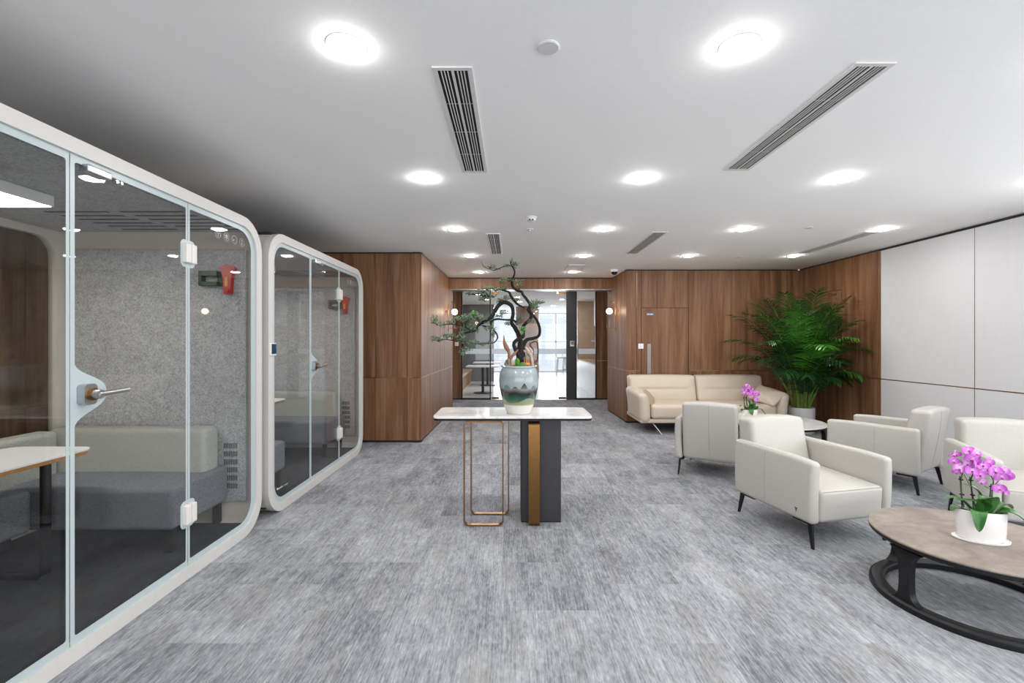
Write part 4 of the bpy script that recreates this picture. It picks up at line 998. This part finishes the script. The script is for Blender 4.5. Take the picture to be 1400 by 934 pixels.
# ------------------------------------------------------------------ sofa
t = thing('sofa', 'long beige leather two seat sofa with chrome blade feet against the walnut wall', 'sofa', (2.95, 7.05, 0))
SX = 1.08
b = MB(); b.rbox((-SX + .01, -.40, .165), (SX - .01, .40, .225), .015); b.build('base', 'sofa_leather', t, smooth=60)
for s in (-1, 1):
    b = MB(); x = sorted((s * .003, s * (SX - .165)))
    b.rbox((x[0], -.43, .228), (x[1], .22, .435), .05, puff=(0, .008, .014), n=8); b.build('seat_cushion', 'sofa_leather', t, smooth=60)
    x = sorted((s * .004, s * (SX - .01)))
    def bf(p):
        x_, y, z = p; k = (z - .40) / .42; g = math.exp(-((z - .60) / .022) ** 2) * (1 if y < .28 else 0) * min(1, max(0, (.42 - abs(abs(x_) - .53)) / .06))
        return (x_ - (0.03 * (1 - k)) * (1 if 0 < abs(x_) < .1 and x_ < 0 else (-1 if 0 < abs(x_) < .1 else 0)) * 0, y + .10 * k + g * .022, z)
    b = MB(); b.rbox((x[0], .16, .40), (x[1], .36, .815), .05, puff=(0, .03, .010), n=16, fn=bf); b.build('back_cushion', 'sofa_leather', t, smooth=60)
    # rounded arm flaring outwards at the top
    def af(p, s=s):
        x_, y, z = p; k = max(0, (z - .25) / .35); return (x_ + s * .035 * k * k, y, z - .03 * k * ((-y - .0) / .4 if y < 0 else -.12))
    b = MB(); x = sorted((s * (SX - .158), s * (SX - .0))); b.rbox((x[0], -.44, .17), (x[1], .36, .635), .075, fn=af, n=8, puff=(.012, 0, .01)); b.build('arm', 'sofa_leather', t, smooth=60)
    for sy in (-1, 1):
        b = MB(); xx = s * (SX - .20)
        b.add([(xx - .05, sy * .30 - .012, .166), (xx + .05, sy * .30 - .012, .166), (xx + .05, sy * .30 + .012, .166), (xx - .05, sy * .30 + .012, .166), (xx - s * .09 - .012, sy * .34 - .006, 0), (xx - s * .09 + .012, sy * .34 - .006, 0), (xx - s * .09 + .012, sy * .34 + .006, 0), (xx - s * .09 - .012, sy * .34 + .006, 0)] if False else
              [(xx - .01, sy * .30 - .035, .166), (xx + .01, sy * .30 - .035, .166), (xx + .01, sy * .30 + .035, .166), (xx - .01, sy * .30 + .035, .166), (xx - s * .12 - .006, sy * .40 - .014, 0), (xx - s * .12 + .006, sy * .40 - .014, 0), (xx - s * .12 + .006, sy * .40 + .014, 0), (xx - s * .12 - .006, sy * .40 + .014, 0)],
              [(0, 1, 2, 3), (7, 6, 5, 4), (0, 4, 5, 1), (1, 5, 6, 2), (2, 6, 7, 3), (3, 7, 4, 0)])
        b.build('leg', 'chrome', t, smooth=0)
def pillow(loc, rot, label, mat):
    t = thing('throw_pillow', label, 'cushion', loc); t.rotation_euler = rot
    def pf(p):
        x, y, z = p; e = max(abs(x) / .21, abs(z) / .15); k = (1 - .82 * min(1, e) ** 2.4); return (x, y * k, z)
    b = MB(); b.rbox((-.21, -.075, -.15), (.21, .075, .15), .02, fn=pf, n=12, k=2); b.build('pillow_body', mat, t, smooth=70)
    b = MB(); b.tube([(u, 0, v) for u, v in rr(-.208, -.148, .208, .148, .02, 4)], .004, 6, close=True); b.build('piping', mat, t); return t
pillow((2.06, 6.86, .500), (math.radians(-38), math.radians(-12), math.radians(72)), 'small tan leather pillow in the left corner of the beige sofa', 'tan_leather').scale = (.8, .8, .8)
pillow((3.80, 6.80, .555), (math.radians(-52), math.radians(12), math.radians(-62)), 'beige leather pillow slumped over the right arm of the sofa', 'sofa_leather')

# ------------------------------------------------------------------ coffee tables
def coffee_table(name, label, loc, r, h, topmat, legs, twist):
    t = thing(name, label, 'coffee table', loc, twist)
    b = MB(); b.lathe([(0, h - .012), (r - .004, h - .012), (r, h - .008), (r, h - .003), (r - .004, h), (0, h)], 96); b.build('tabletop', topmat, t)
    b = MB(); b.lathe([(0, h - .045), (r - .06, h - .045), (r - .012, h - .034), (r - .003, h - .026), (r - .003, h - .0125), (0, h - .0125)], 96); b.build('table_edge', 'black_metal', t)
    b = MB(); ro, ri = r - .005, r - .075
    b.lathe([(ri, 0), (ro, 0), (ro + .002, .006), (ro - .001, .026), (ro - .012, .036), (ri + .012, .036), (ri, .028), (ri, 0)], 96, cap=False); b.build('base_ring', 'black_metal', t)
    for k in range(legs):
        a = 2 * PI * k / legs; b = MB(); n = 14; zs = [.03 + (h - .072) * i / n for i in range(n + 1)]; vs = []; fs = []
        for z in zs:
            e = .055 * math.exp(-(z - .03) / .022) + .060 * math.exp(-(h - .042 - z) / .026); hw = .027 + e
            for da, rr_ in ((-hw, ro - .008), (hw, ro - .008), (hw, ri + .022), (-hw, ri + .022)):
                an = a + da / r; vs.append((rr_ * math.cos(an), rr_ * math.sin(an), z))
        for i in range(n):
            for j in range(4): fs.append((i*4+j, i*4+(j+1) % 4, i*4+4+(j+1) % 4, i*4+4+j))
        fs += [(3, 2, 1, 0), tuple(n*4 + j for j in range(4))]
        b.add(vs, fs); b.build('leg', 'black_metal', t, smooth=40)
    return t
coffee_table('coffee_table', 'round low table with taupe stone top and black ring base, front right', (2.41, 2.372, 0), .437, .34, 'taupe_stone', 4, PI + .14)
coffee_table('coffee_table', 'round white topped low table between the sofa and the armchairs', (3.30, 5.83, 0), .62, .35, 'white_marble', 4, math.radians(-45))

# ------------------------------------------------------------------ orchids
def make_orchid():
    t = thing('potted_orchid', '', 'orchid', group='pink orchids in oval white pots')
    b = MB(); b.lathe([(0, .0), (.150, .0), (.158, .004), (.160, .012), (.154, .013), (.148, .007), (0, .006)], 48, sx=.72, sy=.42); b.build('saucer', 'white_ceramic', t)
    b = MB(); b.lathe([(0, .008), (.112, .0085), (.120, .014), (.128, .14), (.130, .155), (.124, .157), (.119, .15), (.116, .125), (0, .125)], 48, sx=.80, sy=.46, cap=False); b.build('pot', 'white_ceramic', t, smooth=50)
    b = MB(); b.lathe([(0, .134), (.06, .133), (.117, .127)], 32, sx=.80, sy=.46, cap=False); b.build('soil', 'potting_soil', t)
    leaves = [((-.02, -.02, .14), (-.042, -.082, .165), (-.050, -.100, .072), .034), ((-.03, 0, .14), (-.09, .0, .205), (-.155, -.02, .195), .022), ((-.05, .0, .14), (-.10, -.01, .16), (-.122, -.01, .135), .03),
              ((.03, 0, .14), (.11, -.03, .165), (.185, -.05, .085), .045), ((.02, .01, .14), (-.01, .01, .25), (-.06, .03, .275), .036), ((.0, -.01, .14), (.02, -.03, .23), (-.03, -.06, .225), .04), ((.0, .0, .15), (.0, -.03, .20), (-.13, -.05, .21), .03), ((.04, .02, .14), (.10, .04, .19), (.15, .06, .16), .038)]
    for p0, p1, p2, w in leaves:
        pts = spline([p0, p1, p2], 7); n = len(pts); b = MB(); vs = []; fs = []
        for i, p in enumerate(pts):
            d = (pts[min(i+1, n-1)] - pts[max(i-1, 0)]).normalized(); sd = Vector((p2[1] - p0[1], -(p2[0] - p0[0]), 0)); sd.normalize(); up = sd.cross(d).normalized(); k = i / (n - 1); ww = w * .95 * math.sin(PI * min(1, (.12 + .88 * k) ** .8)) ** .7 if k < 1 else .001
            vs += [p - sd * ww + up * ww * .25, p - sd * ww * .5 + up * ww * .05, p, p + sd * ww * .5 + up * ww * .05, p + sd * ww + up * ww * .25]
        for i in range(n - 1):
            for j in range(4): fs.append((i*5+j, i*5+j+1, i*5+6+j, i*5+5+j))
        b.add(vs, fs); b.build('leaf', 'orchid_leaf', t, smooth=70, fix=False)
    def px(x, y, d=0): return Vector(((x - 345) / 5.833 * 2.34 / F * .88, d * 1.4, .157 - (y - 545) / 5.833 * 2.34 / F))
    stems = [[(228, 540, 0), (212, 440, 0), (210, 320, 0), (222, 260, .0), (215, 200, -.01), (180, 155, -.02)], [(320, 540, .01), (308, 430, .02), (300, 330, .02), (310, 250, .01), (330, 160, .0), (332, 118, -.01), (300, 105, -.02)], [(400, 555, -.01), (398, 450, -.02), (404, 350, -.02), (410, 300, -.02), (390, 258, -.02), (340, 240, -.03)], [(404, 375, -.02), (380, 362, -.02), (350, 345, -.02)], [(406, 340, -.02), (440, 300, -.02), (470, 260, -.01), (500, 235, 0)], [(230, 280, .0), (250, 320, .0), (275, 350, .01)]]
    for k, s in enumerate(stems):
        p = spline([px(*q) for q in s], 6); b = MB(); b.tube(p, lerps([.0036, .003, .002], len(p)) if k < 3 else .0018, 7)
        o = b.build('stem', 'orchid_stem', t)
        if k < 3:
            b = MB(); q = px(s[0][0] - 8, 560, s[0][2] + .004); q2 = px(s[2][0] - 4, s[2][1] - 25, s[2][2] + .005); b.cyl(q, q2, .0022, n=6)
            for m in (.45, .9): c = q.lerp(q2, m); b.rbox((c.x - .006, c.y - .009, c.z - .003), (c.x + .010, c.y + .005, c.z + .003), .001)
            b.build('support_stake', 'deep_black', o)
    flowers = [(135, 118, -.02, 1), (128, 165, -.03, .9), (165, 118, -.01, .8), (175, 225, -.02, 1.1), (150, 250, -.03, .7), (240, 75, -.02, 1), (290, 95, -.02, 1.05), (255, 140, -.03, 1.2), (285, 165, -.03, 1.1), (232, 180, -.02, .8), (255, 230, -.03, 1.05), (305, 255, -.03, 1), (320, 312, -.03, .75), (325, 180, -.03, 1), (375, 160, -.02, 1.15), (360, 210, -.03, .9), (410, 220, -.03, 1.2), (455, 262, -.03, 1.15), (490, 215, -.01, .9), (510, 250, -.01, 1.05), (440, 350, -.03, 1), (465, 370, -.03, .8)]
    for k, (fx_, fy, fd, sc) in enumerate(flowers):
        c = px(fx_, fy, fd); nrm = Vector((R.gauss(0, .45), -1, R.gauss(.05, .35))).normalized(); u = nrm.cross(Vector((0, 0, 1))).normalized(); v = u.cross(nrm).normalized(); rot = R.uniform(-.35, .35)
        u, v = u * math.cos(rot) + v * math.sin(rot), v * math.cos(rot) - u * math.sin(rot)
        b = MB()
        for j, (ang, L, W_) in enumerate(((90, .021, .0085), (215, .021, .0085), (325, .021, .0085), (10, .023, .0155), (170, .023, .0155))):
            a = math.radians(ang); d = u * math.cos(a) + v * math.sin(a); sd = nrm.cross(d); L *= sc * 1.22; W_ *= sc * 1.22; o0 = c + nrm * (.002 if j > 2 else 0); vs = []; m = 5
            for i in range(m + 1):
                k2 = i / m; wd = W_ * math.sin(PI * (.1 + .82 * k2)) ** .8; lift = nrm * (.006 * sc * (k2 ** 2) * (-1 if j < 3 else .5))
                vs += [o0 + d * L * k2 - sd * wd + lift - nrm * .002, o0 + d * L * k2 + lift, o0 + d * L * k2 + sd * wd + lift - nrm * .002]
            for i in range(m):
                b.t = min(1, max(0, (.75 if k % 3 else .45) + .25 * math.sin(i + j))) * (.35 if i == 0 else 1)
                b.add([vs[i*3], vs[i*3+1], vs[i*3+2], vs[i*3+3], vs[i*3+4], vs[i*3+5]], [(0, 1, 4, 3), (1, 2, 5, 4)])
        fo = b.build('flower', 'orchid_petal', t, smooth=70, fix=False)
        b = MB(); b.lathe([(0, -.004), (.004 * sc, -.002), (.005 * sc, .003), (.003 * sc, .008), (0, .009)], 8, Matrix.Translation(c + nrm * .003 - v * .004) @ nrm.to_track_quat('Z', 'Y').to_matrix().to_4x4()); b.build('lip', 'orchid_lip', fo)
    return t
O1 = make_orchid(); O1['label'] = 'pink orchid in an oval white pot on the taupe stone coffee table'
O1.location = (2.405, 2.335, .3405); O1.rotation_euler = (0, 0, math.radians(-22))
clone(O1, 'pink orchid in a white pot on the white table before the sofa', (2.99, 5.72, .3505), math.radians(8))
t = thing('small_dish', 'small white dish on the white low table beside the orchid', 'dish', (3.13, 5.62, .3505))
b = MB(); b.lathe([(0, .0), (.05, .0), (.075, .02), (.078, .024), (.072, .022), (.05, .006), (0, .005)], 32); b.build('dish_body', 'white_ceramic', t)

# ------------------------------------------------------------------ palm
PXc, PYc = 4.34, 6.83
t = thing('potted_palm', 'tall bushy green areca palm in a white pot in the wood corner', 'potted palm', (PXc, PYc, 0))
b = MB(); b.lathe([(0, 0), (.165, 0), (.172, .006), (.182, .37), (.182, .378), (.172, .378), (.168, .345), (0, .345)], 48, cap=False); b.build('pot', 'matte_white_pot', t, smooth=50)
b = MB(); b.lathe([(0, .352), (.08, .350), (.168, .347)], 32, cap=False); b.build('soil', 'potting_soil', t)
def clampw(v): 
    x = min(v.x, X_R - .03 - PXc); y = min(v.y, Y_SOFA - .03 - PYc)
    return Vector((x, y, v.z))
def frond(az, elev, L, bend, mat, base=None, lf=1.0, bare=.42):
    a0 = math.radians(az); bx = base or (.11 * R.random() * math.cos(a0), .11 * R.random() * math.sin(a0))
    p = Vector((bx[0], bx[1], .335)); n = 26; e = math.radians(elev); pts = [p.copy()]; az_ = a0
    for i in range(n):
        k = i / n; e2 = e - math.radians(bend) * max(0, (k - .25) / .75) ** 1.6
        p = p + Vector((math.cos(az_) * math.cos(e2), math.sin(az_) * math.cos(e2), math.sin(e2))) * (L / n); pts.append(p.copy())
    b = MB(); b.tube([clampw(q) for q in pts], lerps([.010, .0075, .005, .003, .0015], len(pts)), 6); rb = b.build('frond', 'palm_cane', t)
    b = MB(); i0 = int(n * bare); m = 26
    for s in (-1, 1):
        for j in range(m):
            k = (j + R.uniform(-.2, .2)) / m; k = max(0, min(.999, k)); f = i0 + (n - i0) * k; i = min(int(f), n - 1); o = pts[i].lerp(pts[i+1], f - i)
            d = (pts[min(i+1, n)] - pts[max(i-1, 0)]).normalized(); sd = d.cross(Vector((0, 0, 1))); sd = sd.normalized() if sd.length > .05 else Vector((-math.sin(az_), math.cos(az_), 0)); up = sd.cross(d).normalized()
            ll = lf * (.34 * math.sin(PI * (.16 + .78 * k)) ** .8 + .03) * R.uniform(.75, 1.12); fw = .55 + .75 * k
            dirv = (sd * s + d * fw + up * R.uniform(.08, .34)).normalized(); w = .0095 * R.uniform(.75, 1.2); vs = []; q = o.copy(); dd = dirv.copy(); wd = dd.cross(up).normalized()
            for h in range(5):
                ww = w * (.45, 1, .95, .65, .04)[h]; vs += [clampw(q - wd * ww), clampw(q + wd * ww)]
                dd = (dd + Vector((0, 0, -.13 - .05 * h))).normalized(); q = q + dd * ll / 4
            b.add(vs, [(0, 1, 3, 2), (2, 3, 5, 4), (4, 5, 7, 6), (6, 7, 9, 8)])
    b.build('leaflets', mat, rb, smooth=80, fix=False)
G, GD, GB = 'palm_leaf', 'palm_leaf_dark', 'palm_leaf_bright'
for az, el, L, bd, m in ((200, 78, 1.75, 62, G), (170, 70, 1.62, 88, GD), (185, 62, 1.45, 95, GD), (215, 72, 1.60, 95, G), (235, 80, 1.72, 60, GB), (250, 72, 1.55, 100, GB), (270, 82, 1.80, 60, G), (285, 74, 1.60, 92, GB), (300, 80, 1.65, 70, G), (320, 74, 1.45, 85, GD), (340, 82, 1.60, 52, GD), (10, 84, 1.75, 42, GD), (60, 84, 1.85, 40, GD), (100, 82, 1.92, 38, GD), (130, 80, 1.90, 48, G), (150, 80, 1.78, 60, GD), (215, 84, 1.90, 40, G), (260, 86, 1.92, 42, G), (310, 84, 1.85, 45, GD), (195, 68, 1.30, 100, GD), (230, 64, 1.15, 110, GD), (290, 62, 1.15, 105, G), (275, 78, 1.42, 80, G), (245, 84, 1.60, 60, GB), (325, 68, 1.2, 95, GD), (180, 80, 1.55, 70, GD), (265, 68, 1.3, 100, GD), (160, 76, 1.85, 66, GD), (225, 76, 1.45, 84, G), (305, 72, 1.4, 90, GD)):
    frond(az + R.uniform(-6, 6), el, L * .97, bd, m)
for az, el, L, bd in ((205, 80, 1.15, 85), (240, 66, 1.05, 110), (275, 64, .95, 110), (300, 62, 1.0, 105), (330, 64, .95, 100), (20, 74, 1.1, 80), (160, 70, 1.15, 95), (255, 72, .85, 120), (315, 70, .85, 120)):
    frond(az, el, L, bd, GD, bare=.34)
for k in range(9):
    a = k * 2 * PI / 9 + .3; r = .05 + .06 * (k % 2); b = MB(); h = R.uniform(.45, .8)
    b.tube(spline([(r * math.cos(a), r * math.sin(a), .34), (r * 1.3 * math.cos(a), r * 1.3 * math.sin(a), .34 + h * .5), (r * 2 * math.cos(a), r * 2 * math.sin(a), .34 + h)], 4), lerps([.016, .014, .009], 9), 8); b.build('cane', 'palm_sheath' if k % 3 == 0 else 'palm_cane', t)

# ------------------------------------------------------------------ light
def area(name, loc, rot, sx, sy, e, col=(1, 1, 1), spread=PI):
    l = bpy.data.lights.new(name, 'AREA'); l.shape = 'RECTANGLE'; l.size = sx; l.size_y = sy; l.energy = e; l.color = col; l.spread = spread
    o = bpy.data.objects.new(name, l); COL.objects.link(o); o.location = loc; o.rotation_euler = rot; return o
K_DAY, K_REAR_FILL, K_PAN = 92.0, 105.0, 380.0
OFF = [(2.42, 1.852), (3.97, 1.852), (3.97, 3.36), (-.65, .35), (.95, .35), (2.45, .35), (3.97, .35), (-.65, -1.2), (.95, -1.2), (2.45, -1.2), (-.4, 9.7), (1.2, 9.7)]  # last two: unseen lobby lamps, added to brighten its floor and columns
for i, (x, y) in enumerate(OFF):
    o = copy_tree(L0); o.location = (x, y, CEIL if y < 9 else 2.62)
    o['label'] = 'round bright ceiling downlight outside the photo, ' + ('over the taupe coffee table', 'over the right wall beside the coffee table', 'beside the white wall, over the last armchair', 'left column, beside the camera', 'middle column, beside the camera', 'third column, beside the camera', 'right column, beside the camera', 'left column, behind the camera', 'middle column, behind the camera', 'third column, behind the camera', 'left, hidden behind the beam over the corridor', 'right, hidden behind the beam over the corridor')[i]
area('added_rear_fill', (.6, Y_REAR - .5, 1.35), (PI / 2, 0, 0), 7.5, 2.0, K_REAR_FILL, (.97, .985, 1))  # unseen source, added behind the camera to brighten the near ceiling
area('daylight_right_windows', (X_R + .5, .2, 1.2), (PI / 2, 0, PI / 2), 6.4, 2.2, K_DAY, (.97, .985, 1))
area('daylight_pantry_window', (1, KY + .6, 1.4), (-PI / 2, 0, 0), 7.5, 2.3, K_PAN, (.93, .97, 1))
w = bpy.data.worlds.new('sky'); scene.world = w; w.use_nodes = True
bg = w.node_tree.nodes['Background']; bg.inputs[0].default_value = (.85, .93, 1, 1); bg.inputs[1].default_value = .72

# ------------------------------------------------------------------ camera
cam = bpy.data.cameras.new('camera'); cam.sensor_width = 36; cam.lens = 36 * F / 1400; cam.clip_start = .05
co = bpy.data.objects.new('camera', cam); COL.objects.link(co); co.location = (0, 0, EYE); co.rotation_euler = (PI / 2, 0, 0)
scene.camera = co
vs = scene.view_settings; vs.view_transform = 'Standard'; vs.look = 'None'; vs.exposure = 0.52; vs.gamma = 1; vs.use_curve_mapping = False
scene.cycles.max_bounces = 10; scene.cycles.diffuse_bounces = 7; scene.cycles.glossy_bounces = 4; scene.cycles.transparent_max_bounces = 24; scene.cycles.sample_clamp_indirect = 6
